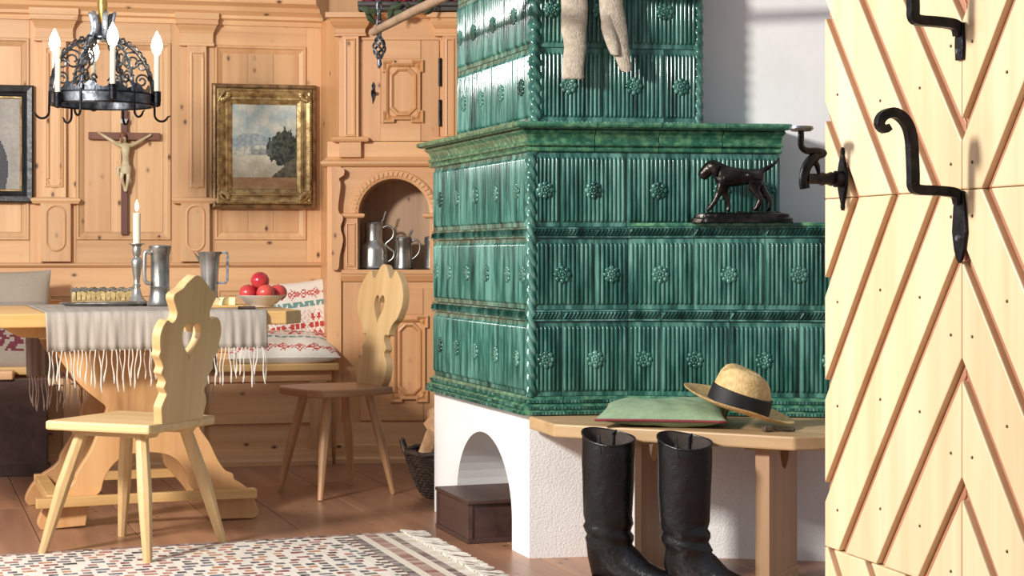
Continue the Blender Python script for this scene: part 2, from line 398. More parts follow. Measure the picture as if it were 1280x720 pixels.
def pilaster(p0, p1, pb0, pb1, ycap, yshaft, wallp=wall):
    x0, zc = W.at(p0, ycap); x1, zs = W.at(p1, yshaft); zb = W.z((p0+p1)/2, 247); xb0, xb1 = W.x(pb0), W.x(pb1); d = .03
    mb = MB().box(x0, x1, -d, .0, zb, zs)
    o = mb.build('pilaster', M['pine_z'], wallp, bevel=.002)
    m = MB(); rect_loft(m, x0, x1, 0, [(d+.0, zs-.03), (d+.007, zs-.03), (d+.007, zs-.016), (d+.002, zs-.012), (d+.002, zs+.03), (d+.008, zs+.045), (d+.017, zs+.065), (d+.019, zc-.03), (d+.026, zc-.025), (d+.026, zc-.004), (d+.03, zc), (d+.03, zc+.03), (d, zc+.03)])
    m.build('capital', M['pine_x'], o)
    ins = .014; mm = MB(); frame_loop(mm, x0+ins, x1-ins, zb+.05, zs-.06, [(0, d), (.0, d+.007), (.006, d+.009), (.012, d+.002), (.016, d+.002)]); mm.build('pilaster_moulding', M['pine_z'], o)
    xc = (x0+x1)/2; m2 = MB()
    m2.tube([(xc-.028, -d-.004, zb+.09), (xc-.028, -d-.004, zs-.09)], .007, 8); m2.tube([(xc+.028, -d-.004, zb+.09), (xc+.028, -d-.004, zs-.09)], .007, 8)
    m2.tube([(xc+a-0, -d-.003, zz) for a, zz in arc(0, zb+.08, .03, 180, 360, 10)], .005, 6); m2.build('flute', M['pine_z'], o)
    zbot = W.z((p0+p1)/2, 327); b = MB().box(xb0, xb1, -d-.006, 0, zbot, zb).build('pilaster_block', M['pine_z'], wallp, bevel=.002)
    t = MB(); rect_loft(t, xb0, xb1, 0, [(d+.006, zb-.03), (d+.009, zb-.024), (d+.014, zb-.016), (d+.014, zb-.006), (d+.002, zb)]); t.build('block_cap', M['pine_x'], b)
    zt_, zl = W.z(p0, 257), W.z(p0, 313); r = (xb1-xb0)*.30; xc = (xb0+xb1)/2
    cap = [(xc+a, -d-.008, zz) for a, zz in arc(0, zt_-r, r, 0, 180, 12)]+[(xc+a, -d-.008, zz) for a, zz in arc(0, zl+r, r, 180, 360, 12)]
    MB().tube(cap, .006, 6, closed=True).build('oval_moulding', M['pine_z'], b)
pilaster(53, 83, 51, 89, 19, 45); pilaster(234, 258, 226, 262, 25, 51)
corn = [(-.02, 2.15), (.012, 2.15), (.016, 2.172), (.034, 2.18), (.036, 2.195), (.062, 2.215), (.07, 2.235), (.10, 2.252), (.104, 2.275), (.125, 2.285), (.125, 2.33), (.16, 2.36), (.16, 2.6), (-.02, 2.6)]
tag(molding(MB(), corn, -1.0, xe+.02, 0, -.6).build('trim_1', M['pine_x'], loc=W.O, rz=W.a), kind='structure')

# ------------------------------------------------------------------ built-in corner cupboard
cup = thing('corner_cupboard', 'honey-coloured built-in pine cupboard with an arched niche, between painting and green stove', 'cupboard', CF.O, 0)
CX = lambda p: CF.x(p)
CZ = lambda y: CF.z(500, y)
xl, xr = CX(424), CX(640)
back = W.w(W.x(401)) - CF.O
def side_panel(xf, za, zb, name='side_panel'):
    MB().prism([(xf, 0), (back.x, back.y), (back.x+.012, back.y+.012), (xf+.02, .02)], za, zb).build(name, M['cab_z'], cup)
side_panel(xl, CZ(208), CZ(17)); side_panel(CX(409), 0, CZ(208))
MB().box(back.x+.05, .25, .36, .42, 0, CZ(17)).build('back_panel', M['cab_z'], cup); MB().box(xl+.03, .25, .03, .36, CZ(17)-.02, CZ(17)-.002).build('top_board', M['cab_x'], cup)
# upper part
MB().box(xl, xr, 0, .025, CZ(50), CZ(17)).build('frieze', M['cab_x'], cup, bevel=.002)
cm = MB(); rect_loft(cm, xl, xr, .02, [(0, CZ(24)), (.012, CZ(23.5)), (.03, CZ(20)), (.05, CZ(18.5)), (.05, CZ(17)), (.0, CZ(17))]); cm.build('cornice', M['cab_x'], cup)
MB().box(xl, CX(453), 0, .02, CZ(177), CZ(50)).build('stile', M['cab_z'], cup); MB().box(CX(549), xr, 0, .02, CZ(177), CZ(50)).build('stile', M['cab_z'], cup)
for a, b in ((428, 449), (553.5, 572)):
    o = MB().box(CX(a), CX(b), -.03, 0, CZ(174), CZ(40)).build('pilaster', M['cab_z'], cup, bevel=.002)
    frame_loop(MB(), CX(a)+.015, CX(b)-.015, CZ(171), CZ(49), [(0, .03), (0, .037), (.006, .038), (.014, .022), (.018, .022)]).build('pilaster_moulding', M['cab_z'], o)
    m = MB(); rect_loft(m, CX(a), CX(b), .0, [(.03, CZ(46)), (.036, CZ(46)), (.036, CZ(43)), (.031, CZ(42)), (.033, CZ(37)), (.046, CZ(33)), (.056, CZ(28)), (.06, CZ(25)), (.075, CZ(24)), (.075, CZ(18)), (.05, CZ(17))]); m.build('capital', M['cab_x'], o)
    m = MB(); rect_loft(m, CX(a), CX(b), .0, [(.03, CZ(178)), (.046, CZ(177.5)), (.05, CZ(175)), (.044, CZ(172)), (.03, CZ(171))]); m.build('pilaster_foot', M['cab_x'], o)
    MB().box(CX(a)-.012, CX(b)+.012, -.034, 0, CZ(197), CZ(178)).build('pilaster_block', M['cab_x'], o, bevel=.002)
def octo(x0, x1, z0, z1, c, e):
    return [(x0+c, z0), (x1-c, z0), (x1-c, z0-e), (x1+e, z0-e), (x1+e, z0+c), (x1, z0+c), (x1, z1-c), (x1+e, z1-c), (x1+e, z1+e), (x1-c, z1+e), (x1-c, z1), (x0+c, z1), (x0+c, z1+e), (x0-e, z1+e), (x0-e, z1-c), (x0, z1-c), (x0, z0+c), (x0-e, z0+c), (x0-e, z0-e), (x0+c, z0-e)]
def cup_door(x0, x1, z0, z1, p):
    d = thing('cupboard_door', None, None, (0, 0, 0)); d.parent = cup
    sw = (CX(476)-CX(453)); xs = [(x0, x0+sw), (x1-sw, x1)]
    for a, b in xs: MB().box(a+.002, b, -.008, .012, z0+.002, z1-.002).build('door_stile', M['cab_z'], d, bevel=.0015)
    pz0, pz1 = p[2]-.02, p[3]+.02
    MB().box(x0+sw, x1-sw, -.008, .012, z0+.002, pz0).build('door_rail', M['cab_x'], d, bevel=.0015); MB().box(x0+sw, x1-sw, -.008, .012, pz1, z1-.002).build('door_rail', M['cab_x'], d, bevel=.0015)
    MB().box(x0+sw, x1-sw, -.004, .012, pz0, pz1).build('door_panel', M['cab_z'], d)
    q = MB(); poly_loop(q, octo(p[0], p[1], p[2], p[3], .045, .014), [(0, .006), (0, .022), (.004, .024), (.012, .018), (.018, .008), (.02, .004)]); q.build('panel_moulding', M['cab_z'], d)
    ins = .03; q = MB(); a0, a1, b0, b1 = p[0]+ins, p[1]-ins, p[2]+ins, p[3]-ins; c = .03
    poly_loop(q, [(a0+c, b0), (a1-c, b0), (a1, b0+c), (a1, b1-c), (a1-c, b1), (a0+c, b1), (a0, b1-c), (a0, b0+c)], [(-.012, .004), (-.008, .016), (.0, .018), (.008, .01), (.012, .004)]); q.build('panel_bead', M['cab_z'], d)
    for sx, sz in ((0, 0), (1, 0), (0, 1), (1, 1)):
        cx, cz = (p[0], p[1])[sx], (p[2], p[3])[sz]; ux, uz = 1-2*sx, 1-2*sz; s = .05
        tri = [(cx, cz), (cx+ux*s, cz), (cx, cz+uz*s)]
        m = MB(); m.add([(a, -.004, b) for a, b in tri]+[(cx+ux*s*.3, -.022, cz+uz*s*.3)], [(0, 1, 3), (1, 2, 3), (2, 0, 3)]); m.build('corner_wedge', M['cab_z'], d)
    return d
dz0, dz1 = CZ(177), CZ(50)
d = cup_door(CX(453), CX(549), dz0, dz1, (CX(482), CX(526), CZ(150), CZ(79)))
e = MB(); ex, ez = CX(467), CZ(116)
e.loft([[(ex+x_, -.009-h, ez+z_) for x_, z_ in ((-.004, -.055), (.006, -.03), (.012, -.008), (.006, .02), (.009, .034), (0, .052), (-.009, .034), (-.006, .02), (-.012, -.008), (-.006, -.03))] for h in (0, .004)])
e.tube([(ex, -.012, ez), (ex, -.045, ez)], .004, 6); e.ball((ex, -.05, ez), .009, 8, 6); e.build('escutcheon', M['iron'], d)
for ya, yb in ((73, 108), (125, 158)): MB().tube([(CX(550.3), -.012, CZ(ya)), (CX(550.3), -.012, CZ(yb))], .008, 8).build('hinge', M['iron'], d)
# middle rail and ledge above the niche
MB().box(CX(409), xr, .0, .022, CZ(206), CZ(177)).build('rail', M['cab_x'], cup, bevel=.0015)
lm = MB(); rect_loft(lm, CX(409), xr, .3, [(.0, CZ(209)), (.02, CZ(208)), (.028, CZ(205)), (.028, CZ(202)), (.012, CZ(199.5)), (.004, CZ(197)), (0, CZ(196))]); lm.build('ledge', M['cab_x'], cup, bevel=.001)
# arched niche
cx_, zs_, R = CX(492.5), CZ(268), CX(537)-CX(492.5); zf = CZ(337)
loop = [(CX(427), zf), (cx_-R, zf)]+arc(cx_, zs_, R, 180, 0, 28)+[(cx_+R, zf), (xr, zf), (xr, CZ(207)), (CX(427), CZ(207))]
plate([loop], .025).build('niche_panel', M['cab_x'], cup)
MB().box(CX(409), CX(427), -.012, .02, 0, CZ(208)).build('stile', M['cab_z'], cup, bevel=.002)
am = MB(); Ro = R+.043
rings = [[(cx_+r*math.cos(t), -h, zs_+r*math.sin(t)) for r, h in ((R, 0), (R, .008), (R+.008, .012), (Ro-.006, .012), (Ro, .006), (Ro, 0))] for t in [PI*i/28 for i in range(29)]]
am.loft(rings); ao = am.build('arch_band', M['cab_x'], cup, smooth=30)
dm = MB()
for i in range(26):
    t = PI*(i+.5)/26; r0, r1 = R+.013, Ro-.009; dt = .042
    dm.loft([[(cx_+r*math.cos(t+o), -h, zs_+r*math.sin(t+o)) for r, o in ((r0, -dt+.02), (r1, -dt), (r1, dt-.02), (r0, dt))] for h in (.012, .018)])
tag(dm.build('arch_carving', M['cab_x'], ao), kind='stuff')
for a, b in ((430, 447.5), (537.5, 553)):
    o = MB().box(CX(a), CX(b), -.018, 0, zf, CZ(271)).build('jamb_pilaster', M['cab_z'], cup, bevel=.002)
    frame_loop(MB(), CX(a)+.012, CX(b)-.012, zf+.015, CZ(279), [(0, .018), (0, .024), (.006, .025), (.012, .012), (.014, .012)]).build('jamb_moulding', M['cab_z'], o)
    m = MB(); rect_loft(m, CX(a), CX(b), 0, [(.018, CZ(273)), (.03, CZ(272)), (.034, CZ(270)), (.034, CZ(267.5)), (.018, CZ(266.5))]); m.build('impost', M['cab_x'], o)
prof = catmull([(CX(416), CZ(210)), (CX(430), CZ(211)), (CX(431), CZ(219)), (CX(425), CZ(224)), (CX(427), CZ(232)), (CX(424), CZ(262)), (CX(430), CZ(272)), (CX(427), CZ(285)), (CX(430), CZ(300)), (CX(426), CZ(320)), (CX(424), CZ(336)), (CX(416), CZ(337))], 5)
MB().prism([(p.x, p.y) for p in prof], -.05, -.013, 'y').build('scroll_bracket', M['cab_z'], cup)
nb = MB(); nr = [[(cx_+(R+.002)*math.cos(PI*i/14)*1.0, y, zs_+(R+.002)*math.sin(PI*i/14)) for i in range(15)]+[(cx_-R-.002, y, zf), (cx_+R+.002, y, zf)] for y in (.02, .27)]
nb.loft(nr, caps=False); nb.add(nr[1], [tuple(range(17))]); nb.build('niche_lining', M['lining'], cup)
MB().box(CX(427), xr, -.02, .30, zf-.022, zf).build('niche_shelf', M['cab_x'], cup, bevel=.003)
# lower part
MB().box(CX(427), xr, .004, .022, .1, zf-.022).build('lower_panel', M['cab_z'], cup)
molding(MB(), [(0, zf-.06), (.006, zf-.055), (.014, zf-.03), (.014, zf-.022), (0, zf-.022)], CX(427), xr).build('shelf_moulding', M['cab_x'], cup)
d2 = cup_door(CX(450), CX(552), CZ(526), CZ(360), (CX(492), CX(532), CZ(499), CZ(398)))
MB().box(CX(420), xr, -.016, .02, 0, CZ(528)).build('plinth', M['pine_x'], cup, bevel=.002)
molding(MB(), [(.016, .09), (.03, .085), (.03, .03), (.04, .02), (.04, 0), (.0, 0), (0, .09)], CX(420), xr).build('base_moulding', M['pine_x'], cup)

# dried flowers on a dark shelf board over the cupboard
fs = thing('flower_garland', 'row of dried dark red flowers lying on a dark board atop the cupboard', 'flowers', (CX(450)+CF.O.x, 8.07, CZ(17)), 0)
fl = CX(590)-CX(450)
MB().box(0, fl, -.03, .20, 0, .022).build('board', M['dark_rail'], fs, bevel=.003)
MB().tube([(-.0, -.035, .03), (fl, -.035, .03)], .014, 6).build('edge_rail', M['dark_rail'], fs)
fm = MB(); fm.ball((0, 0, 0), .022, 8, 5)
for k in range(9):
    a = k*2.4; rr_ = .024+.0012*k; fm.ball((rr_*math.cos(a), rr_*math.sin(a)*.8, rr_*.9*math.sin(a*1.7)), .019, 6, 4, 1, 1, .7)
lfm = MB(); lfm.loft([[(-.004, 0, 0), (.004, 0, 0), (0, 0, .003)], [(-.02, .0, .03), (.02, 0, .03), (0, -.008, .034)], [(-.014, 0, .055), (.014, 0, .055), (0, -.006, .058)], [(-.001, 0, .08), (.001, 0, .08), (0, 0, .081)]])
f0 = fm.build('flower', M['flower'], fs, smooth=60); l0 = lfm.build('leaf', M['leaf'], fs); first = True
rg = random.Random(5)
for i in range(17):
    px_, z_ = fl*(i+.5)/17+rg.uniform(-.012, .012), .055+rg.uniform(0, .04)
    o = f0 if i == 0 else inst(f0, fs, (0, 0, 0)); o.location = (px_, rg.uniform(-.03, .05), z_); o.rotation_euler = (rg.random()*3, rg.random()*3, rg.random()*3)
    o = l0 if i == 0 else inst(l0, fs, (0, 0, 0)); o.location = (px_+.02, -.06, .03+rg.uniform(-.05, .03)); o.rotation_euler = (rg.uniform(-1, 1), rg.uniform(-2.5, 2.5), rg.random())

# ------------------------------------------------------------------ chimney wall and the tiled stove
cw = MB().box(.5, 2.6, 5.87, 6.9, 0, 2.6).build('wall_right', M['plaster_smooth']); tag(cw, kind='structure')
stove = thing('tiled_stove', 'tall green glazed tile stove with stepped tiers on a white plastered base', 'stove', B0, 0)
def sloc(pl, x=0, y=0, z=0): return pl.w(x, y, z)-B0
LL = 1.09                                                 # length of the left flank
A_ = SL.w(-LL); C_ = SF.w(SF.x(975)); Mx = SM.x(1078); M2 = SM.w(Mx); xC = SF.x(975)
def foot(pts, z0, z1, mat, name, parent=stove, bev=0):
    return MB().prism([(p.x-B0.x, p.y-B0.y) for p in pts], z0, z1).build(name, mat, parent, bevel=bev)
_tile = {}
def tile_mesh(w_, h):
    key = (round(w_, 3), round(h, 3))
    if key in _tile: return _tile[key]
    mb = MB().box(.0012, w_-.0012, 0, .03, .0012, h-.0012)
    n = max(2, int(round(w_/.0152))); st = (w_-.010)/n; rr = st*.47
    for i in range(n):
        xc = .005+st*(i+.5); rings = []
        for z, s in ((.016, .35), (.021, .9), (.026, 1), (h-.026, 1), (h-.021, .9), (h-.015, .35)):
            rings.append([(xc+rr*s*math.cos(a), -.0088*s*math.sin(a)+.0005, z) for a in (PI, PI*.72, PI*.5, PI*.28, 0)])
        mb.loft(rings, caps=True, closed=False)
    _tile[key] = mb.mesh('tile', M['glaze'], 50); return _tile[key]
rm = MB()
for i in range(8):
    a = 2*PI*i/8; c = (.021*math.cos(a), -.008, .021*math.sin(a))
    rm.ball(c, .0095, 6, 4, 1, .7, 1)
    a += PI/8; rm.ball((.0105*math.cos(a), -.0105, .0105*math.sin(a)), .0065, 6, 4, 1, .8, 1)
rm.ball((0, -.012, 0), .006, 6, 4)
rose = rm.mesh('rosette', M['glaze'], 60)
def tiles(pl, xs, z0, z1, rosette_min=.09, yoff=0):
    for a, b in zip(xs[:-1], xs[1:]):
        o = link(bpy.data.objects.new('tile', tile_mesh(b-a, z1-z0)), stove, sloc(pl, a, yoff, z0), pl.a)
        if b-a > rosette_min: link(bpy.data.objects.new('rosette', rose), o, ((b-a)/2, 0, (z1-z0)*.49))
_band = {}
def band(pl, xs, z0, z1, yoff=0):
    for a, b in zip(xs[:-1], xs[1:]):
        h = z1-z0; w_ = b-a; key = (round(w_, 3), round(h, 3))
        if key not in _band:
            mb = MB().box(.001, w_-.001, -.004, .03, .001, h-.001); mb.box(.001, w_-.001, -.010, 0, .001, h*.16); mb.box(.001, w_-.001, -.010, 0, h*.84, h-.001)
            n = max(2, int(w_/.0125)); sl = .012
            for i in range(n):
                xc = .006+(w_-.012)*(i+.5)/n; q = .0042
                lo, hi = h*.2, h*.8
                mb.loft([[(xc-sl/2-q, -.004, lo), (xc-sl/2, -.0165, lo+.002), (xc-sl/2+q, -.004, lo)], [(xc+sl/2-q, -.004, hi), (xc+sl/2, -.0165, hi-.002), (xc+sl/2+q, -.004, hi)]])
            _band[key] = mb.mesh('rope_band', M['glaze'], None)
        link(bpy.data.objects.new('rope_band', _band[key]), stove, sloc(pl, a, yoff, z0), pl.a)
def corner_rope(p, z0, z1, r=.017):
    rings = []; n = 18; m = max(8, int((z1-z0)/.006))
    for j in range(m+1):
        z = z0+(z1-z0)*j/m
        rings.append([((r*(1+.28*math.cos(3*(2*PI*k/n)+z*150)))*math.cos(2*PI*k/n), (r*(1+.28*math.cos(3*(2*PI*k/n)+z*150)))*math.sin(2*PI*k/n), z) for k in range(n)])
    MB().loft(rings).build('corner_rope', M['glaze'], stove, p-B0+Vector((.006, .006, 0)), smooth=60)
zA1, zA0, zB1, zB0, zC1, zC0 = 1.345, 1.096, 1.060, .822, .784, .535
zb0 = .476
foot([SL.w(-LL, .014)+SL.u*.0, B0+Vector((.016, .018, 0)), C_+Vector((-.012, .012, 0)), Vector((C_.x-.012, 6.4, 0)), Vector((.3, 6.75, 0)), SL.w(-LL, .3)], zb0, 1.40, M['glaze_dark'], 'stove_core')
foot([P785+Vector((.01, .012, 0)), M2+Vector((-.01, .012, 0)), Vector((M2.x-.01, 5.86, 0)), Vector((P785.x+.01, 5.86, 0))], zb0, 1.09, M['glaze_dark'], 'seat_core')
sx = lambda *px: [SF.x(p) for p in px]
fx = [0]+sx(700, 783, 862.5, 940)+[xC]
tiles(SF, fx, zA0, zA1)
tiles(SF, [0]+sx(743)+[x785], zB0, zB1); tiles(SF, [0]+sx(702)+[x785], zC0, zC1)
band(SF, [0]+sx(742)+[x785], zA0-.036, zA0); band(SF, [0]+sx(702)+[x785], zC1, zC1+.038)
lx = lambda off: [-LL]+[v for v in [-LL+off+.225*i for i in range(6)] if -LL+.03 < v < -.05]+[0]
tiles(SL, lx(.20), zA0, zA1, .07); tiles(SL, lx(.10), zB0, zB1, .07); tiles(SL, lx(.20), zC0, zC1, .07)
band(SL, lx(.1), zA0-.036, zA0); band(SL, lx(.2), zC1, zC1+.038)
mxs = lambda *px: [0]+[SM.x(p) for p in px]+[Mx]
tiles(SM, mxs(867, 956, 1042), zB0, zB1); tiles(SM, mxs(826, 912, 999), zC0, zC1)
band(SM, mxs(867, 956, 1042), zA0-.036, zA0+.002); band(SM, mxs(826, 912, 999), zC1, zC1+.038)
foot([P785+SM.n*-.012, M2+SM.n*-.012, Vector((M2.x, 5.865, 0)), SF.w(x785, .01)], zA0+.002, zA0+.014, M['glaze_dark'], 'seat_slab', bev=.003)
corner_rope(B0, zC0, zA1)
# stepped base moulding with its bead courses, cornice and tower
def mould_run(pl, prof, xs, ma, mb_, name, mat=None):
    for i, (a, b) in enumerate(zip(xs[:-1], xs[1:])):
        g = .0012
        m = MB(); molding(m, prof, a+(0 if i == 0 else g), b-(0 if i == len(xs)-2 else g), ma if i == 0 else 0, mb_ if i == len(xs)-2 else 0)
        m.build(name, mat or M['glaze_dark'], stove, sloc(pl), pl.a, bevel=.0012)
mit = math.tan(math.radians(39.3))
basep = [(-.03, zC0), (.006, zC0), (.010, zC0-.008), (.014, zC0-.022), (.024, zC0-.028), (.026, zC0-.042), (.034, zC0-.046), (.034, zb0), (-.03, zb0)]
mould_run(SL, basep, lx(.1), 0, mit, 'base_moulding'); mould_run(SF, basep, [0]+sx(704)+[x785], mit, -.1, 'base_moulding')
mould_run(SM, basep, mxs(860, 950, 1040), .1, 0, 'base_moulding')
def beads(pl, xa, xb):
    mb = MB(); n = int((xb-xa)/.0115)
    for i in range(n):
        x_ = xa+(xb-xa)*(i+.5)/n
        mb.box(x_-.0042, x_+.0042, -.021, -.012, zC0-.020, zC0-.010); mb.box(x_-.0042, x_+.0042, -.033, -.024, zC0-.040, zC0-.031)
        mb.box(x_+.0015, x_+.0095, -.040, -.032, zb0+.002, zb0+.011)
    tag(mb.build('bead_course', M['glaze'], stove, sloc(pl), pl.a), kind='stuff')
beads(SL, -LL, .01); beads(SF, -.01, x785-.01); beads(SM, .0, Mx)
cz = zA1
corp = [(-.03, cz), (.006, cz), (.012, cz+.003), (.014, cz+.009), (.010, cz+.014), (.004, cz+.016), (.004, cz+.019), (.016, cz+.021), (.019, cz+.027), (.016, cz+.033), (.008, cz+.035), (.010, cz+.045), (.018, cz+.058), (.032, cz+.067), (.034, cz+.070), (.028, cz+.073), (.028, cz+.076), (.054, cz+.077), (.064, cz+.080), (.067, cz+.087), (.063, cz+.095), (.050, cz+.098), (-.03, cz+.098)]
mould_run(SL, corp, [-LL-.03]+[v+.03 for v in lx(.2)[1:-1:2]]+[0], 0, mit, 'cornice_tile'); mould_run(SF, corp, [0]+sx(743, 823, 902)+[xC], mit, .35, 'cornice_tile')
foot([SL.w(-LL-.03, -.05), SL.w(0, -.05)+SL.u*.04, C_+SF.n*-.05, Vector((C_.x+.015, 5.868, 0)), Vector((.495, 5.868, 0)), Vector((.495, 6.6, 0)), SL.w(-LL-.03, .3)], cz+.075, cz+.096, M['glaze_dark'], 'cornice_top')
T0 = Vector((.072, 5.645, 0)); TL = Plane(T0, -70.6); TF = Plane(T0, 8); TLL = .84
zt0, zt1, zt2, zt3 = 1.44, 1.702, 1.96, 2.22
xT = TF.x(871)
Tr = TF.w(xT)
foot([TL.w(-TLL, .014), T0+Vector((.016, .018, 0)), Tr+Vector((-.01, .012, 0)), Vector((Tr.x-.01, 6.2, 0)), TL.w(-TLL, .3)], zt0, zt3, M['glaze_dark'], 'tower_core')
tx = lambda *px: [0]+[TF.x(p) for p in px]+[xT]
tiles(TF, tx(753.5, 830), zt0+.012, zt1); tiles(TF, tx(712, 790), zt1+.0, zt2); tiles(TF, tx(753.5, 830), zt2, zt3)
tl = lambda off: [-TLL]+[v for v in [-TLL+off+.225*i for i in range(5)] if -TLL+.04 < v < -.05]+[0]
tiles(TL, tl(.19), zt0+.012, zt1, .07); tiles(TL, tl(.10), zt1, zt2, .07); tiles(TL, tl(.19), zt2, zt3, .07)
corner_rope(T0, zt0, zt3, .02); corner_rope(Tr, zt0, zt3, .014)
molding(MB(), [(0, zt0), (.008, zt0), (.008, zt0+.010), (0, zt0+.013)], 0, xT).build('tower_foot', M['glaze_dark'], stove, sloc(TF), TF.a); molding(MB(), [(0, zt0), (.008, zt0), (.008, zt0+.010), (0, zt0+.013)], -TLL, 0).build('tower_foot', M['glaze_dark'], stove, sloc(TL), TL.a)
# white base with the firewood arch
xa0, xa1 = SL.x(572)-.01, SL.x(640); xm = (xa0+xa1)/2; ra = (xa1-xa0)/2; zs = .10
out = [(-LL, 0), (xa0, 0)]+arc(xm, zs, ra, 180, 0, 26, rz=.37-zs)+[(xa1, 0), (0, 0), (0, zb0), (-LL, zb0)]
plate([out], .30).build('plaster_flank', M['plaster_smooth'], stove, sloc(SL), SL.a)
foot([B0, P785+Vector((0, .012, 0)), M2+Vector((0, .012, 0)), Vector((M2.x, 5.86, 0)), Vector((.46, 5.86, 0)), SL.w(-LL, .30), SL.w(0, .30)], 0, zb0, M['plaster'], 'plaster_base')

# ------------------------------------------------------------------ wall hangings
def skin(name, pts, edges, mat, parent, sub=2):
    me = bpy.data.meshes.new(name); me.from_pydata([p[:3] for p in pts], edges, []); me.materials.append(mat)
    o = link(bpy.data.objects.new(name, me), parent); m = o.modifiers.new('skin', 'SKIN'); m.use_smooth_shade = True; m.branch_smoothing = .3
    for i, p in enumerate(pts):
        r = p[3]; me.skin_vertices[0].data[i].radius = (r, r) if not isinstance(r, tuple) else r
    me.skin_vertices[0].data[0].use_root = True
    q = o.modifiers.new('sub', 'SUBSURF'); q.levels = q.render_levels = sub; return o
# landscape in a gilded frame
xa, zb = W.at(264.5, 261); xb, zt = W.at(395, 107.5)
pf = wroot('landscape_painting', W, 'snowy river landscape painting in a wide ornate gilded frame on the pine wall', 'painting', (xa+xb)/2, (zb+zt)/2)
hw, hh = (xb-xa)/2, (zt-zb)/2
frame_loop(MB(), -hw, hw, -hh, hh, [(0, 0), (0, .03), (.006, .042), (.016, .045), (.022, .040)]).build('outer_frame', M['gold_brown'], pf)
frame_loop(MB(), -hw+.022, hw-.022, -hh+.022, hh-.022, [(0, .03), (.003, .044), (.014, .052), (.03, .046), (.042, .034), (.046, .038), (.054, .038), (.058, .03), (.075, .022), (.08, .012)]).build('gilt_frame', M['gold'], pf)
bd = MB()
for i in range(46):
    for sx_ in (-1, 1):
        bd.ball((sx_*(hw-.033), -.052, -hh+.04+(2*hh-.08)*i/45), .0055, 6, 4)
        bd.ball((-hw+.04+(2*hw-.08)*i/45, -.052, sx_*(hh-.033)), .0055, 6, 4)
tag(bd.build('beading', M['gold'], pf, smooth=60), kind='stuff')
for sx_ in (-1, 1):
    for sz_ in (-1, 1):
        cm_ = MB()
        for k in range(5):
            a = PI/2*k/4
            cm_.ball((sx_*(hw-.05)-sx_*.03*math.cos(a), -.05, sz_*(hh-.05)-sz_*.03*math.sin(a)), .014, 6, 4, 1, .5, 1)
        cm_.tube([(sx_*(hw-.03), -.052, sz_*(hh-.09)), (sx_*(hw-.045), -.056, sz_*(hh-.06)), (sx_*(hw-.06), -.056, sz_*(hh-.045)), (sx_*(hw-.09), -.052, sz_*(hh-.03))], .006, 6)
        cm_.build('corner_ornament', M['gold'], pf, smooth=60)
def fb(x, y, s=1.0, seed=0.0): return mnoise.noise((x*s+seed, y*s-seed, seed*1.7))
def landscape(u, v):
    n = fb(u*6, v*9, 1, 3.1); n2 = fb(u*22, v*26, 1, 9)
    sky = lerp3(srgb('#a9c3c6'), srgb('#e3e3d4'), .5+.9*n+.25*fb(u*30, v*5, 1, 2)); c = sky
    m1 = .66-.10*abs(u-.30)*2+.04*fb(u*9, 0, 1, 4)
    if v < m1: c = lerp3(srgb('#8ea3ad'), srgb('#b9c0bc'), .5+n2)
    if v < .50+.05*n: c = lerp3(srgb('#9aa7a0'), srgb('#d9d8c8'), .5+1.2*n2)
    if v < .40: c = lerp3(srgb('#c9c7ae'), srgb('#e6e0cc'), .5+n)
    tr = .58+.16*max(0, 1-abs(u-.82)/.26)+.10*fb(u*17, 1, 1, 6)+.05*fb(u*40, 2, 1, 3)
    if u > .54+.05*fb(v*14, 3, 1, 1) and max(.2, .36-.5*(u-.6))+.06*fb(u*20, 5, 1, 2) < v < tr: c = lerp3(srgb('#262f2b'), srgb('#566050'), .45+1.6*n2)
    if u > .60 and v < .34-(.92-u)*.6+.05*n: c = lerp3(srgb('#4f5148'), srgb('#817b68'), .5+n2)
    if .40 < v < .47 and .3 < u < .62: c = lerp3(c, srgb('#6d7a78'), .6)
    if v < .14: c = lerp3(srgb('#b98f66'), srgb('#c9a67c'), .5+n)
    return c
iw, ih = hw-.099, hh-.099
colour_grid('picture', 60, 72, lambda u, v: (-iw+2*iw*u, -.014, -ih+2*ih*v), landscape, M['canvas'], pf)
# portrait in a black frame
xa, zb = W.at(-62, 253); xb, zt = W.at(42.5, 107.5)
pp = wroot('portrait_painting', W, 'portrait of a dark-clothed figure on grey ground in a black frame', 'painting', (xa+xb)/2, (zb+zt)/2); hw, hh = (xb-xa)/2, (zt-zb)/2
frame_loop(MB(), -hw, hw, -hh, hh, [(0, 0), (0, .03), (.008, .04), (.03, .036), (.04, .026), (.05, .03), (.058, .024), (.06, .008)]).build('frame', M['black_frame'], pp)
frame_loop(MB(), -hw+.056, hw-.056, -hh+.056, hh-.056, [(0, .01), (0, .026), (.006, .027), (.010, .012)]).build('gilt_slip', M['gold'], pp)
def portrait(u, v):
    c = lerp3(srgb('#9a948c'), srgb('#aba59b'), .5+fb(u*5, v*5, 1, 8)); x_, y_ = u-.42, v
    if (x_/.36)**2+((y_-.22)/.40)**2 < 1 or (y_ < .2 and abs(x_) < .33): c = srgb('#3a3a42')
    if (x_/.10)**2+((y_-.68)/.13)**2 < 1: c = srgb('#b89a82')
    if (x_/.13)**2+((y_-.79)/.10)**2 < 1: c = srgb('#42383a')
    if abs(x_) < .05 and .50 < y_ < .57: c = srgb('#d8d2c6')
    return c
iw, ih = hw-.062, hh-.062
colour_grid('picture', 50, 60, lambda u, v: (-iw+2*iw*u, -.012, -ih+2*ih*v), portrait, M['canvas'], pp)
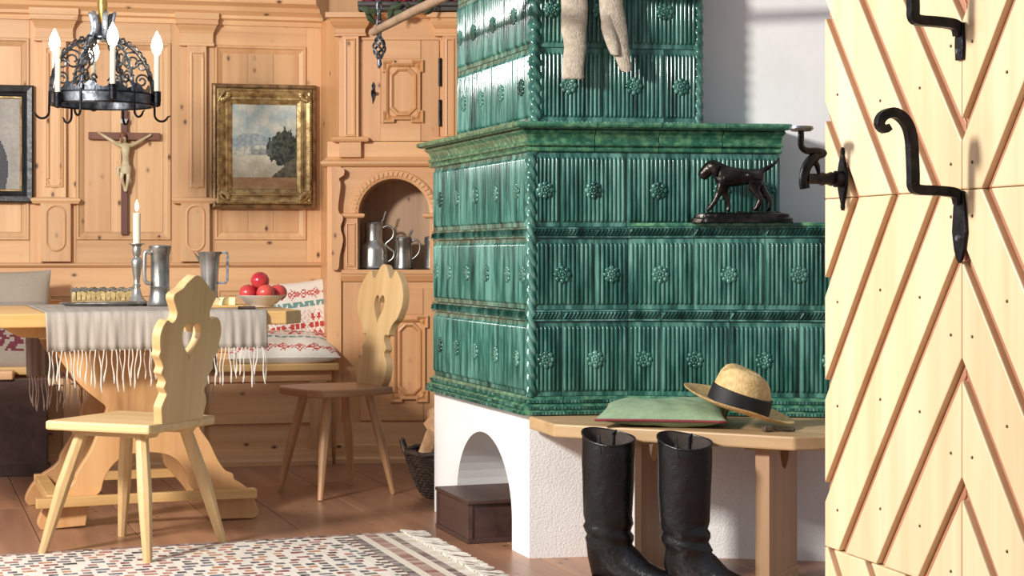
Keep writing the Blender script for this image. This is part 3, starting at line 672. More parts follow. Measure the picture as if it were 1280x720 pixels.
# crucifix
xc, zc = W.at(155.5, 170)
cr = wroot('crucifix', W, 'dark wooden cross with an ivory-coloured figure hanging on the pine panel', 'crucifix', xc, zc)
S = 253.0; q = lambda px, py: ((px-155.5)/S*1.02, (170-py)/S)
MB().box(-.016, .016, -.022, 0, q(0, 293)[1], q(0, 138)[1]).build('upright', M['cross_wood'], cr, bevel=.002)
MB().box(q(113, 0)[0], q(198, 0)[0], -.024, -.002, q(0, 175)[1], q(0, 166)[1]).build('crossbar', M['cross_wood'], cr, bevel=.002)
MB().box(-.02, .02, -.028, -.02, q(0, 155)[1], q(0, 149)[1]).build('plaque', M['pewter'], cr, bevel=.001)
J = [(157, 208, -.036, .020), (157, 199, -.034, .017), (157, 190, -.038, .023), (157, 183, -.036, .020), (156, 179, -.038, .009), (154.5, 175.5, -.046, .016), (153.5, 171.5, -.044, .0165),
     (149, 182, -.034, .011), (138, 175, -.034, .0085), (127, 168, -.032, .006), (124, 166, -.034, .007), (165, 182, -.034, .011), (175, 176, -.034, .0085), (185, 170, -.032, .006), (188, 168, -.034, .007),
     (154, 212, -.036, .015), (152, 223, -.044, .010), (156, 235, -.034, .007), (157, 240, -.04, .007), (160, 212, -.036, .015), (160.5, 223, -.044, .010), (158, 235, -.036, .007), (157.5, 240, -.046, .007)]
pts = [(*q(a, b)[:1], y, q(a, b)[1], r) for a, b, y, r in J]
fig = skin('figure', pts, [(0, 1), (1, 2), (2, 3), (3, 4), (4, 5), (5, 6), (3, 7), (7, 8), (8, 9), (9, 10), (3, 11), (11, 12), (12, 13), (13, 14), (0, 15), (15, 16), (16, 17), (17, 18), (0, 19), (19, 20), (20, 21), (21, 22)], M['ivory'], cr)
hm = MB(); hx, hz = q(154, 171); hm.ball((hx, -.040, hz+.002), .0175, 10, 6, 1, 1, 1.05); hm.ball((hx-.003, -.056, hz-.018), .009, 8, 5, 1, .7, 1.3); hm.build('hair_and_beard', M['cross_wood'], cr, smooth=60)
lc = MB(); lx_, lz_ = q(157, 210); lc.lathe([(.022, -.03), (.028, -.02), (.027, 0), (.024, .012), (.020, .014)], 12, (lx_, -.037, lz_), 1.0, .85); lc.tube([(lx_-.024, -.045, lz_+.004), (lx_-.036, -.045, lz_-.006), (lx_-.034, -.04, lz_-.04)], [.008, .010, .006], 6)
lc.build('loincloth', M['ivory'], cr, smooth=60)

# ------------------------------------------------------------------ chandelier
ch = thing('chandelier', 'round black wrought-iron chandelier with candle bulbs hanging over the table', 'chandelier', Vector(at(128, 125, 7.0)))
R_ = .207
def ringband(r, z0, z1, t, n=40):
    m = MB(); m.loft([[(rr*math.cos(a), rr*math.sin(a), zz) for rr, zz in ((r, z0), (r+t, z0), (r+t, z1), (r, z1))] for a in [2*PI*i/n for i in range(n+1)]], caps=False); return m
ringband(R_-.003, -.022, .022, .006).build('ring', M['iron_grey'], ch, smooth=40)
rv = ringband(R_-.004, .018, .024, .010); rv.loft([[(rr*math.cos(a), rr*math.sin(a), zz) for rr, zz in ((R_-.005, -.026), (R_+.006, -.026), (R_+.006, -.020), (R_-.005, -.020))] for a in [2*PI*i/40 for i in range(41)]], caps=False); rv.build('ring_edge', M['iron'], ch, smooth=40)
wv = MB(); wv.loft([[((R_-.012)*math.cos(a), (R_-.012)*math.sin(a), zz) for zz in (.02, .05+.012*math.cos(12*a))] for a in [2*PI*i/96 for i in range(97)]], caps=False, closed=False)
wo = wv.build('scalloped_gallery', M['iron_grey'], ch); so = wo.modifiers.new('solid', 'SOLIDIFY'); so.thickness = .003
ztop = .265
def spiral(c, r, a0, turns, n=18, s=1): return [(c[0]+r*(1-.75*i/n)*math.cos(a0+s*2*PI*turns*i/n), c[1]+r*(1-.75*i/n)*math.sin(a0+s*2*PI*turns*i/n)) for i in range(n+1)]
for k in range(6):
    a = 2*PI*k/6+.35; ca, sa = math.cos(a), math.sin(a); m = MB()
    arcp = [(R_*max(math.cos(t), 0)**.8, ztop*.92*math.sin(t)) for t in [PI/2*.93*i/12 for i in range(13)]]
    to3 = lambda p: (p[0]*ca, p[0]*sa, p[1]+.01)
    m.tube([to3(p) for p in arcp], .0068, 6)
    for c, r, a0, s_ in (((R_*.58, ztop*.58), .042, 1.0, 1), ((R_*.78, ztop*.52), .026, 3.0, -1), ((R_*.42, ztop*.20), .040, 2.5, -1), ((R_*.78, ztop*.28), .030, 0, 1), ((R_*.42, ztop*.84), .026, 1.4, 1)):
        m.tube([to3(p) for p in spiral(c, r, a0, 1.5, 18, s_)], .0046, 5)
    tw = [(p[0]*ca-(.010*math.sin(i*1.6))*sa, p[0]*sa+(.010*math.sin(i*1.6))*ca, p[1]+.012+.008*math.cos(i*1.6)) for i, p in enumerate([(R_*1.03*math.cos(t)**.8, ztop*.96*math.sin(t)) for t in [PI/2*.9*i/40 for i in range(41)]])]
    m.tube(tw, .004, 5); m.build('scroll_rib', M['iron_grey'], ch, smooth=60)
    hk = MB(); pth = [((R_+.006)*ca, (R_+.006)*sa, .03)]+[((R_+.008+.028-.028*math.cos(t))*ca, (R_+.008+.028-.028*math.cos(t))*sa, -.055-.028*math.sin(t)) for t in [PI*i/10 for i in range(10)]]
    pth.append((pth[-1][0]+.012*ca, pth[-1][1]+.012*sa, pth[-1][2]+.006)); hk.tube(pth, [.005]*(len(pth)-3)+[.0045, .004, .002], 6); hk.build('hook', M['iron'], ch, smooth=60)
cn = MB()
for k in range(6):
    a = 2*PI*k/6; cn.tube([(.052*math.cos(a), .052*math.sin(a), .25), (.036*math.cos(a), .036*math.sin(a), .29), (.040*math.cos(a), .040*math.sin(a), .33), (.050*math.cos(a), .050*math.sin(a), .36), (.056*math.cos(a), .056*math.sin(a), .365)], [.013, .014, .013, .010, .004], 6, flat=.5)
cn.lathe([(.045, .245), (.045, .262), (.03, .272), (.012, .28), (.012, .37), (.004, .38)], 14); cn.build('crown', M['iron_grey'], ch, smooth=50)
br = MB(); br.lathe([(.01, .30), (.016, .36), (.022, .40), (.014, .43), (.02, .45), (.008, .47), (.006, 1.0)], 12); br.build('brass_stem', M['brass'], ch, smooth=50)
cprof = [(.002, 0), (.012, 0), (.013, .035), (.0105, .038)]
for i, (ang, zb_, lit) in enumerate(((163, .02, 1), (233, -.02, 0), (113, .0, 1), (294, .01, 1), (0, .0, 1), (330, .0, 0))):
    if i == 5: continue
    a = math.radians(ang); rr = R_+.02; c = (rr*math.cos(a), rr*math.sin(a), zb_)
    m = MB(); m.lathe([(.004, -.03), (.015, -.025), (.017, .0), (.017, .035), (.012, .036)], 14, c); m.tube([((R_)*math.cos(a), R_*math.sin(a), .0), c], .006, 6); s_ = m.build('candle_socket', M['iron'], ch, smooth=50)
    top = .185 if i != 1 else .17; bz = 1.3 if lit else .8
    MB().lathe([(.0115, .03), (.0115, top), (.004, top+.004)], 12, c).build('candle', M['wax'], s_, smooth=50)
    MB().lathe([(.005, top), (.012*bz, top+.008*bz), (.0185*bz, top+.028*bz), (.0155*bz, top+.048*bz), (.006*bz, top+.068*bz), (.001, top+.078*bz)], 12, c).build('bulb', M['bulb'] if lit else M['wax'], s_, smooth=60)

# ------------------------------------------------------------------ pewter in the niche
def handle(pts, r=.006, n=8): m = MB(); m.tube(catmull(pts, 5), r, n); return m
zf_w = zf
def pew(name, label, px, Y, prof, hpts, mat, z0, n=20, lid=None, rz=0, group=None, hr=.006):
    p = at(px, HOR, Y); t = thing(name, label, 'jug' if 'jug' in name else 'tankard', (p.x, Y, z0), rz, group)
    MB().lathe(prof, n).build('body', mat, t, smooth=35)
    if hpts: handle(hpts, hr).build('handle', mat, t, smooth=60)
    if lid:
        m = MB(); m.lathe(lid, n); m.build('lid', mat, t, smooth=40)
    return t
Yn = 8.29; sN = F/Yn
t = pew('pewter_jug', 'tall long-necked pewter jug with curved handle, leftmost in the arched niche', 467, Yn,
    [(.002, 0), (.072, 0), (.075, .008), (.070, .018), (.068, .09), (.064, .115), (.046, .135), (.043, .15), (.044, .21), (.047, .225), (.042, .226), (.03, .20)], [(.044, 0, .205), (.075, 0, .215), (.098, 0, .19), (.092, 0, .155), (.06, 0, .125), (.075, 0, .105), (.10, 0, .085), (.095, 0, .055), (.068, 0, .035)], M['pewter'], zf, lid=[(.048, .226), (.046, .232), (.02, .24), (.002, .244)])
m = MB(); m.tube([(.04, 0, .236), (.05, 0, .25), (.052, 0, .265), (.06, 0, .285)], .005, 6); m.build('thumb_lift', M['pewter_dark'], t, smooth=60)
for i, (px, lab) in enumerate(((504, 'squat pewter tankard with round handle, between two others in the niche'), (541, 'squat pewter tankard half hidden by the stove, rightmost in the niche'))):
    t = pew('pewter_tankard', lab, px, Yn-.03+.02*i, [(.002, 0), (.046, 0), (.048, .006), (.044, .02), (.038, .10), (.039, .125), (.042, .135), (.042, .15), (.037, .152)], [(.038, 0, .135), (.065, 0, .145), (.082, 0, .12), (.078, 0, .085), (.058, 0, .06), (.043, 0, .05)], M['pewter_dark'], zf, lid=[(.043, .152), (.04, .16), (.016, .166), (.002, .168)])
    m = MB(); m.tube([(.03, 0, .164), (.038, 0, .18), (.045, 0, .195)], .006, 6); m.build('thumb_lift', M['pewter_dark'], t, smooth=60)

# ------------------------------------------------------------------ wall bench and its cushions
xbr = W.x(424, -.45)
bn = wroot('pine_bench', W, 'long honey pine wall bench with panelled base behind the table', 'bench', 0, 0)
zs_b = .487
MB().box(-.9, xbr, -.45, -.001, zs_b-.036, zs_b).build('seat', M['table_wood'], bn, bevel=.006)
MB().box(-.9, xbr-.03, -.38, -.36, .02, zs_b-.036).build('base_board', M['pine_x'], bn)
for a, b, nm in ((.40, zs_b-.037, 'rail'), (.20, .245, 'rail'), (.02, .075, 'rail')): MB().box(-.9, xbr-.03, -.398, -.38, a, b).build(nm, M['pine_x'], bn, bevel=.002)
for px in (90, 245, 398): MB().box(W.x(px, -.4)-.04, W.x(px, -.4)+.04, -.40, -.38, .075, .40).build('stile', M['pine_z'], bn, bevel=.002)
molding(MB(), [(.36, 0), (.42, 0), (.42, .02), (.41, .03), (.405, .05), (.36, .05)], -.9, xbr-.03).build('skirting', M['pine_x'], bn)
sp = at(400, 573, 7.9); MB().tube([(W.x(398, -.46), -.47, .0), (W.x(404, -.44), -.42, .20)], [.016, .018], 4).build('support', M['table_wood_z'], bn)
sb = wroot('corner_bench', W, 'dark bench box on the far left, behind the hanging table runner', 'bench', 0, 0)
xs1 = W.x(62, -.56)
MB().box(-.9, xs1-.01, -.56, -.475, .03, .44).build('box', M['dark_wood'], sb, bevel=.003); MB().box(-.9, xs1-.16, -.585, -.47, .44, .478).build('seat', M['pine_x'], sb, bevel=.004); MB().box(-.9, xs1, -.57, -.475, 0, .05).build('plinth', M['dark_wood'], sb, bevel=.003)
def pillow(name, w_, h_, t_, colfn, mat, parent=None, nx=60, ny=44, wrinkle=.006, seed=1.0, back='#ded6c8'):
    vs, fs, cols = [], [], []; k = nx+1
    for side in (1, -1):
        base = len(vs)
        for j in range(ny+1):
            for i in range(nx+1):
                u, v = i/nx, j/ny; a, b = 2*u-1, 2*v-1
                pr = max(0, (1-abs(a)**3.2)*(1-abs(b)**3.2))**.55
                pinch = 1-.05*(a*a*(1-b*b)+b*b*(1-a*a))
                x_, y_ = a*w_/2*(1-.06*(1-b*b)*abs(a)**4*0)*1.0, b*h_/2
                x_ *= 1-.05*(1-abs(b)**2); y_ *= 1-.05*(1-abs(a)**2)
                n_ = wrinkle*(fb(x_*9, y_*9, 1, seed)+.5*fb(x_*22, y_*22, 1, seed+3))*pr
                vs.append((x_, y_, side*(t_/2*pr)+n_))
        for j in range(ny):
            for i in range(nx):
                f = (base+j*k+i, base+j*k+i+1, base+(j+1)*k+i+1, base+(j+1)*k+i); fs.append(f if side == 1 else f[::-1])
                cols += list((colfn((i+.5)/nx, (j+.5)/ny) if side == 1 else srgb(back))+(1,))*4
    me = bpy.data.meshes.new(name); me.from_pydata(vs, [], fs); me.materials.append(mat)
    ca = me.color_attributes.new('Col', 'FLOAT_COLOR', 'CORNER'); ca.data.foreach_set('color', cols)
    me.polygons.foreach_set('use_smooth', [True]*len(me.polygons)); me.update()
    return link(bpy.data.objects.new(name, me), parent)
WH, RD, BL = srgb('#eee6d8'), srgb('#c2463c'), srgb('#6f9a95')
def embroid(u, v, bands):
    for v0, v1, typ in bands:
        if v0 <= v < v1:
            t_ = (v-v0)/(v1-v0)
            if typ == 'r':
                cell = (u*7) % 1; d = abs(cell-.5)+abs(t_-.5); d2 = abs(((u*7+.5) % 1)-.5)+abs(t_-.5)
                if .28 < d < .42 or d < .12 or .10 < d2 < .20: return RD
                if (int(u*84)+int(v*70)) % 3 == 0 and d < .6: return lerp3(WH, RD, .6)
            if typ == 'b':
                return BL if ((u*14) % 1-.5)*2 < (t_ if int(u*14) % 2 else 1-t_) else WH
            if typ == 'R':
                cx_, d = (u*4) % 1-.5, 0; ang = math.atan2(t_-.5, cx_); r_ = math.hypot(cx_, (t_-.5)*.9)
                if r_ < .42*(.62+.38*math.cos(6*ang)) and not (.12 < r_ < .17): return RD
                if (int(u*90)+int(v*60)) % 4 == 0: return lerp3(WH, RD, .5)
    return WH
lean = pillow('embroidered_pillow', .40, .42, .10, lambda u, v: embroid(u, v, ((.02, .10, 'r'), (.14, .19, 'b'), (.22, .62, 'R'), (.66, .72, 'b'), (.76, .90, 'r'))), M['painted'], seed=2)
tag(lean, 'white pillow with red embroidery leaning upright at the right end of the wall bench', 'pillow', 'embroidered pillows on the bench')
xx = W.x(384, -.12); lean.location = W.w(xx, -.105, zs_b+.19); lean.rotation_euler = (math.radians(77), math.radians(-7), W.a-.10)
flat = pillow('embroidered_pillow', .54, .34, .13, lambda u, v: embroid(u, v, ((.04, .20, 'r'), (.42, .48, 'b'), (.52, .90, 'R'))), M['painted'], seed=5)
tag(flat, 'white red-embroidered pillow lying flat along the bench edge', 'pillow', 'embroidered pillows on the bench')
xx = W.x(352, -.29); flat.location = W.w(xx, -.295, zs_b+.068); flat.rotation_euler = (math.radians(14), 0, W.a)
def maroon(u, v):
    if v > .66: return srgb('#ad9f8e')
    n_ = fb(u*22, v*22, 1, 4)
    return srgb('#6a2a36') if (n_ > .06 and .45 < u < .95 and .15 < v < .6) else srgb('#9c8f82')
lc_ = pillow('patterned_cushion', .44, .50, .10, maroon, M['painted'], seed=8); tag(lc_, 'grey cushion with a dark maroon pattern leaning behind the table at far left', 'cushion')
lc_.location = W.w(W.x(2, -.3), -.30, .70); lc_.rotation_euler = (math.radians(70), 0, W.a)

# ------------------------------------------------------------------ table with its runner
TB = Plane((-1.729, 6.12), 20); ta = TB.a
tb = wroot('trestle_table', TB, 'pine table with scroll-cut trestle boards and arched openings, covered by a runner', 'table', 0, 0)
Lp = [(66, 424), (70, 440), (84, 462), (104, 485), (124, 501), (133, 509), (132, 517), (126, 524), (124, 534), (120, 548), (112, 566), (102, 582), (95, 594), (93, 602), (84, 611), (70, 620), (58, 632), (50, 645), (47, 656), (52, 663)]
Bp = [(107, 657), (110, 640), (116, 624), (126, 614), (130, 600), (140, 583), (155, 571), (175, 566), (195, 566), (213, 570), (226, 580), (235, 595), (238, 606), (248, 618), (262, 634), (272, 649)]
Rp = [(317, 648), (324, 641), (320, 630), (317, 622), (310, 611), (300, 603), (293, 599), (291, 592), (282, 588), (272, 574), (262, 553), (252, 539), (247, 527), (251, 516), (246, 507), (246, 498), (250, 480), (258, 462), (268, 446), (276, 424)]
def tpts(L): return [TB.at(*p) for p in L]
sm = lambda L: [(p.x, p.y) for p in catmull(tpts(L), 3)]
ol = sm(Lp)+sm(Bp)+sm(Rp); ol = [(a, max(b, 0.0)) for a, b in ol]
ztab = .745
ol = [(a, ztab if b > ztab-.05 else b) for a, b in ol]
ptr = plate([ol], .05, .003)
t1 = ptr.build('trestle_board', M['table_wood_z'], tb); t2 = inst(t1, tb, (0, .64, 0))
xR, xL = TB.x(383, -.08), -.75
xr_f = TB.x(318); 
MB().prism([(TB.x(44), -.055), ((TB.x(44)+xr_f)/2, -.03), (xr_f, -.055), (xr_f, 0.0), (TB.x(44), 0)], .085, .12).build('foot_rail', M['table_wood'], tb, bevel=.003)
MB().box(TB.x(60), xr_f-.05, .66, .70, .085, .12).build('foot_rail', M['table_wood'], tb, bevel=.003)
for xx in (TB.x(60), xr_f-.08): MB().box(xx, xx+.05, .05, .64, .085, .12).build('side_rail', M['table_wood'], tb, bevel=.003)
MB().prism([(-.13, .745), (TB.x(300), .745), (TB.x(285), .70), (.05, .70), (-.06, .705), (-.10, .725)], -.02, .05, 'y').build('cross_beam', M['table_wood'], tb, bevel=.003)
MB().prism([(-.13, .745), (TB.x(300), .745), (TB.x(285), .70), (.05, .70), (-.06, .705), (-.10, .725)], .62, .69, 'y').build('cross_beam', M['table_wood'], tb, bevel=.003)
x358 = TB.x(358, -.16)
MB().prism([(xL, -.16), (x358, -.16), (x358+.075, -.07), (x358+.075, .80), (x358, .86), (xL, .86)], ztab, .795).build('tabletop', M['table_wood'], tb, bevel=.005)
MB().box(.0, x358-.06, -.09, -.07, .70, .745).build('apron', M['table_wood'], tb, bevel=.002); MB().box(x358-.08, x358-.06, -.07, .78, .70, .745).build('apron', M['table_wood'], tb, bevel=.002)
# runner lying across the table
xr0, xr1 = TB.x(57, -.17), TB.x(334, -.17)
rn = thing('table_runner', 'grey linen runner with long knotted fringe hanging over the table edges', 'tablecloth', TB.w(0, 0, 0), ta)
zd = TB.z(200, 437, -.18); zd2 = .50
prof = [(-.176, zd), (-.176, .72), (-.172, .785), (-.162, .7985), (-.10, .7985), (.2, .7985), (.5, .7985), (.80, .7985), (.862, .7985), (.872, .785), (.876, .70), (.876, zd2)]
ds = [0]
for a, b in zip(prof[:-1], prof[1:]): ds.append(ds[-1]+math.hypot(a[0]-b[0], a[1]-b[1]))
def rpos(u, v):
    d_ = v*ds[-1]; i = max(k for k in range(len(ds)-1) if ds[k] <= d_+1e-9); t_ = (d_-ds[i])/(ds[i+1]-ds[i])
    y_ = prof[i][0]+(prof[i+1][0]-prof[i][0])*t_; z_ = prof[i][1]+(prof[i+1][1]-prof[i][1])*t_
    x_ = xr0+(xr1-xr0)*u
    drop = max(0, .785-z_)/.15
    if drop > 0:
        f_ = .011*drop*(math.sin(x_*58+.8*math.sin(x_*21))+.5*math.sin(x_*131)); y_ += (-abs(f_)*1.3 if y_ < 0 else abs(f_))
        x_ += .012*drop*math.sin(u*7)*(u-.5)+.03*drop*(.5-u)*.3
    else: z_ += .0012*(fb(x_*14, y_*14, 1, 6)+1)
    return (x_, y_, z_)
cl = colour_grid('cloth', 120, 60, rpos, lambda u, v: (1, 1, 1), M['linen'], rn, smooth=True)
so = cl.modifiers.new('solid', 'SOLIDIFY'); so.thickness = .002
fr = random.Random(11)
for side in (0, 1):
    m = MB(); N_ = 54
    for i in range(N_):
        u = (i+.5)/N_; b = rpos(u, 0 if side == 0 else 1); L = fr.uniform(.10, .155); tw = fr.uniform(-.012, .012); ph = fr.random()*6
        p = [(b[0]+tw*t_+.0025*math.sin(ph+t_*7), b[1]-(.004 if side == 0 else -.004)*math.sin(t_*4+ph), b[2]+.004-L*t_) for t_ in [k/7 for k in range(8)]]
        m.tube(p, [.0022]*5+[.003, .0034, .0014], 5)
    tag(m.build('fringe', M['fringe'], rn, smooth=60), kind='stuff')
ZT = .8008
def ont(px, Y): return Vector(((px-640)*Y/F, Y, ZT))
# candlestick
p = ont(171, 6.95)
cs = thing('candlestick', 'tall turned pewter candlestick with a burning white candle on the table', 'candlestick', p)
MB().lathe([(.002, 0), (.054, 0), (.056, .004), (.05, .010), (.036, .016), (.024, .03), (.016, .055), (.013, .07), (.017, .078), (.012, .085), (.014, .11), (.020, .15), (.024, .175), (.018, .19), (.010, .197), (.016, .205), (.019, .222), (.016, .238), (.022, .245), (.034, .248), (.034, .251), (.004, .252)], 22).build('stem', M['pewter'], cs, smooth=40)
MB().lathe([(.0155, .25), (.0155, .375), (.012, .378), (.002, .377)], 16).build('candle', M['wax'], cs, smooth=40)
MB().tube([(0, 0, .376), (.001, 0, .386)], .001, 5).build('wick', M['iron'], cs)
MB().lathe([(.001, .383), (.006, .392), (.0085, .402), (.006, .416), (.001, .432)], 10).build('flame', M['flame'], cs, smooth=60)
# tankards on the table
p = ont(200, 6.72)
t = thing('pewter_tankard', 'dark pewter tankard beside the candlestick, behind the chair back', 'tankard', p)
MB().lathe([(.002, 0), (.05, 0), (.053, .006), (.046, .02), (.040, .05), (.038, .07), (.040, .075), (.037, .08), (.037, .20), (.041, .215), (.044, .232), (.040, .233), (.034, .2)], 22).build('body', M['pewter_dark'], t, smooth=35)
handle([(-.030, -.025, .21), (-.052, -.03, .215), (-.055, -.032, .17), (-.052, -.03, .10), (-.03, -.025, .09)], .008).build('handle', M['pewter'], t, smooth=60)
MB().lathe([(.046, .233), (.044, .24), (.02, .243), (.002, .244)], 20).build('lid', M['pewter_dark'], t, smooth=40)
p = ont(262, 6.9)
t = thing('pewter_jug', 'silvery pewter jug with spout and angular dark handle beside the apples', 'jug', p)
MB().lathe([(.002, 0), (.045, 0), (.046, .006), (.036, .02), (.034, .06), (.036, .12), (.040, .17), (.043, .20), (.050, .216), (.047, .217), (.03, .19)], 22).build('body', M['pewter'], t, smooth=35)
m = MB(); m.tube([(.036, 0, .212), (.072, 0, .212), (.074, 0, .20), (.072, 0, .10), (.066, 0, .088), (.03, 0, .088)], .0065, 4); m.build('handle', M['iron_grey'], t)
m = MB(); m.loft([[(-.04, -.016, .19), (-.04, .016, .19), (-.03, 0, .15)], [(-.066, -.006, .216), (-.066, .006, .216), (-.06, 0, .205)]]); m.build('spout', M['pewter'], t)
# tray, gallery basket
p = ont(138, 6.78)
t = thing('pewter_tray', 'flat oval pewter tray with scalloped rim on the runner by the candlestick', 'tray', p, .2)
rg_ = [[((r+.004*math.cos(16*a)*(r > .15))*math.cos(a), .62*(r+.004*math.cos(16*a)*(r > .15))*math.sin(a), z) for a in [2*PI*i/64 for i in range(64)]] for r, z in ((.14, 0), (.17, .003), (.195, .013), (.197, .010), (.17, -.0), (.14, -.0005))]
MB().loft(rg_).build('dish', M['pewter_dark'], t, smooth=50)
p = ont(131, 7.16)
t = thing('gallery_basket', 'small yellowish basket with pierced slatted side standing behind the tray', 'basket', p, .12)
MB().box(-.13, .13, -.05, .05, 0, .012).build('base', M['gold_tin'], t, bevel=.002)
for y_ in (-.05, .05):
    for i in range(13):
        xx = -.122+.244*i/12; hgt = .05+.004*(i % 2)
        MB().prism([(xx-.008, .012), (xx+.008, .012), (xx+.008, .045), (xx, hgt), (xx-.008, .045)], y_-.003, y_+.003, 'y').build('slat', M['gold_tin'], t)
m = MB()
for y_ in (-.05, .05): m.tube([(-.13+.26*i/26, y_, .056+.006*math.cos(i*PI/2)) for i in range(27)], .006, 6)
for x_ in (-.13, .13): m.tube([(x_, -.05, .052), (x_, .05, .052)], .006, 6); m.box(x_-.003, x_+.003, -.05, .05, .012, .05)
m.build('scalloped_rim', M['pewter_dark'], t, smooth=60)
# apples in a bowl, board, slices, knife
p = ont(327, 6.62); bc = p.copy()
t = thing('fruit_bowl', 'wide grey footed bowl holding red apples at the right table end', 'bowl', p)
MB().lathe([(.002, 0), (.045, 0), (.048, .006), (.06, .012), (.082, .034), (.096, .043), (.098, .046), (.092, .046), (.078, .036), (.05, .018), (.002, .014)], 28).build('dish', M['china'], t, smooth=40)
ap = MB(); rings = []
for i in range(11):
    th = PI*i/10; r = .037*math.sin(th)*(1+.08*math.cos(th)); z = -.033*math.cos(th)-(.008*math.exp(-(r/.011)**2) if i > 5 else -.006*math.exp(-(r/.011)**2)); rings.append([(max(r, .0006)*math.cos(2*PI*k/16), max(r, .0006)*math.sin(2*PI*k/16), z) for k in range(16)])
ap.loft(rings); ame = ap.mesh('apple', M['apple'], 60); stm = MB().tube([(0, 0, .016), (.002, 0, .034)], .0014, 5).mesh('stem', M['wicker'])
for (dx, dy, dz), lab in (((-.050, -.012, .056), 'red apple at the left of the bowl'), ((.020, -.034, .056), 'red apple at the front middle of the bowl'), ((-.006, .0, .104), 'red apple lying on top of the other apples'), ((.060, .028, .056), 'dark red apple at the right of the bowl'), ((-.01, .052, .056), 'red apple at the back of the bowl, behind the others')):
    a = link(bpy.data.objects.new('apple', ame), None, bc+Vector((dx, dy, dz))); a.rotation_euler = (fr.uniform(-.4, .4), fr.uniform(-.4, .4), fr.random()*6)
    tag(a, lab, 'apple', 'apples in the bowl'); link(bpy.data.objects.new('stem', stm), a)
p = ont(283, 6.50)
t = MB().box(-.065, .065, -.05, .05, 0, .010).build('cutting_board', M['table_wood'], loc=p, rz=.2, bevel=.002); tag(t, 'small thin wooden board under the apple slices', 'board')
sl = MB(); sl.loft([[(.026*math.cos(a), .012*(-1+2*j), .030*math.sin(a)) for a in [PI*i/10 for i in range(11)]] for j in (0, 1)])
sme = sl.mesh('apple_slice', M['bread'], 40)
for i, (dx, dy, ry, lab) in enumerate(((-.045, -.02, .1, 'apple slice with a red edge nearest the jug'), (-.012, .0, -.15, 'pale apple slice in the middle of the board'), (.02, .012, .2, 'pale apple slice nearest the bowl'))):
    o = link(bpy.data.objects.new('apple_slice', sme), None, p+Vector((dx, dy, .0102)), .5+i*.6); tag(o, lab, 'fruit slice', 'apple slices on the board')
    if i == 0:
        q_ = MB(); q_.loft([[(.027*math.cos(a), y_, .031*math.sin(a)) for a in [PI*i_/10 for i_ in range(11)]] for y_ in (-.012, .012)], caps=False, closed=False); q_.build('peel', M['apple'], o)
p = ont(326, 6.28)
t = thing('table_knife', 'dark-handled knife lying on the table edge before the bowl', 'knife', p, .28)
MB().prism([(-.02, -.006), (.075, -.004), (.085, .004), (-.02, .006)], 0.0, .002).build('blade', M['pewter'], t); MB().tube([(-.085, 0, .006), (-.02, 0, .006)], .006, 8).build('handle', M['wicker'], t, smooth=60)

# ------------------------------------------------------------------ chairs
def sym(prof): return [(a, b) for a, b in prof]+[(-a, b) for a, b in reversed(prof) if a > 1e-6]
def chair(name, label, c, ang, back, hrt, lean, seat_poly, mats, zseat=.45, splay=.215, top=.12, by=-.17, cleats=True, legr=(.021, .0145)):
    t = thing(name, label, 'chair', (c[0], c[1], 0), ang, None)
    MB().prism(seat_poly, zseat-.032, zseat).build('seat', mats[0], t, bevel=.008)
    if cleats:
        for s in (-1, 1): MB().prism([(-.15, zseat-.052), (.15, zseat-.052), (.165, zseat-.032), (-.165, zseat-.032)], s*.105-.03, s*.105+.03, 'y').build('cleat', mats[0], t, bevel=.002)
    for sx_ in (-1, 1):
        for sy_ in (-1, 1):
            MB().tube([(sx_*top, sy_*top, zseat-.034), (sx_*(top+splay)/2, sy_*(top+splay)/2, zseat*.5), (sx_*splay, sy_*splay, 0.0)], [legr[0]*.9, legr[0], legr[1]], 8, up=(1, .4, 0)).build('leg', mats[-1], t, bevel=.002, smooth=None)
    pts = [(p.x, p.y) for p in catmull(back, 5)]; pts = [(min(a, 9) if a > 0 else 0, b) for a, b in pts]
    b = plate([sym(pts), hrt], .034, .003).build('backrest', mats[1], t)
    b.location = (by, 0, zseat-.002); b.rotation_euler = (0, 0, PI/2)       # board stands across the seat; x of the board = y of the chair
    b.matrix_local = Matrix.Translation((by, 0, zseat-.002)) @ Matrix.Rotation(-lean, 4, 'Y') @ Matrix.Rotation(PI/2, 4, 'Z')
    return t
back1 = [(.115, 0), (.122, .03), (.128, .06), (.118, .085), (.108, .105), (.118, .118), (.126, .13), (.120, .148), (.132, .165), (.148, .18), (.142, .20), (.155, .222), (.170, .240), (.166, .258), (.172, .280), (.175, .31), (.168, .335), (.156, .352), (.140, .362), (.118, .352), (.100, .362), (.095, .385), (.108, .41), (.122, .432), (.118, .450), (.092, .462), (.075, .470), (.058, .485), (.035, .500), (.015, .511), (0, .513)]
chair('carved_chair', 'pale pine chair with scalloped heart back standing on the rug edge before the table', (-1.285, 5.715), math.atan2(.41, -.91), [(a, b*.965) for a, b in back1], heart(0, .27, .105, .125), math.radians(7), [(-.20, -.19), (.215, -.20), (.215, .20), (-.20, .19)], (M['pale_x'], M['pale_z']), by=-.165, legr=(.025, .0155))
back2 = [(.10, 0), (.118, .03), (.122, .07), (.112, .10), (.092, .122), (.088, .135), (.10, .15), (.088, .168), (.072, .185), (.078, .205), (.105, .205), (.112, .225), (.128, .25), (.160, .275), (.182, .315), (.187, .345), (.183, .375), (.168, .408), (.146, .436), (.124, .456), (.106, .466), (.094, .462), (.086, .446), (.074, .436), (.060, .438), (.048, .452), (.034, .472), (.020, .486), (.008, .492), (0, .493)]
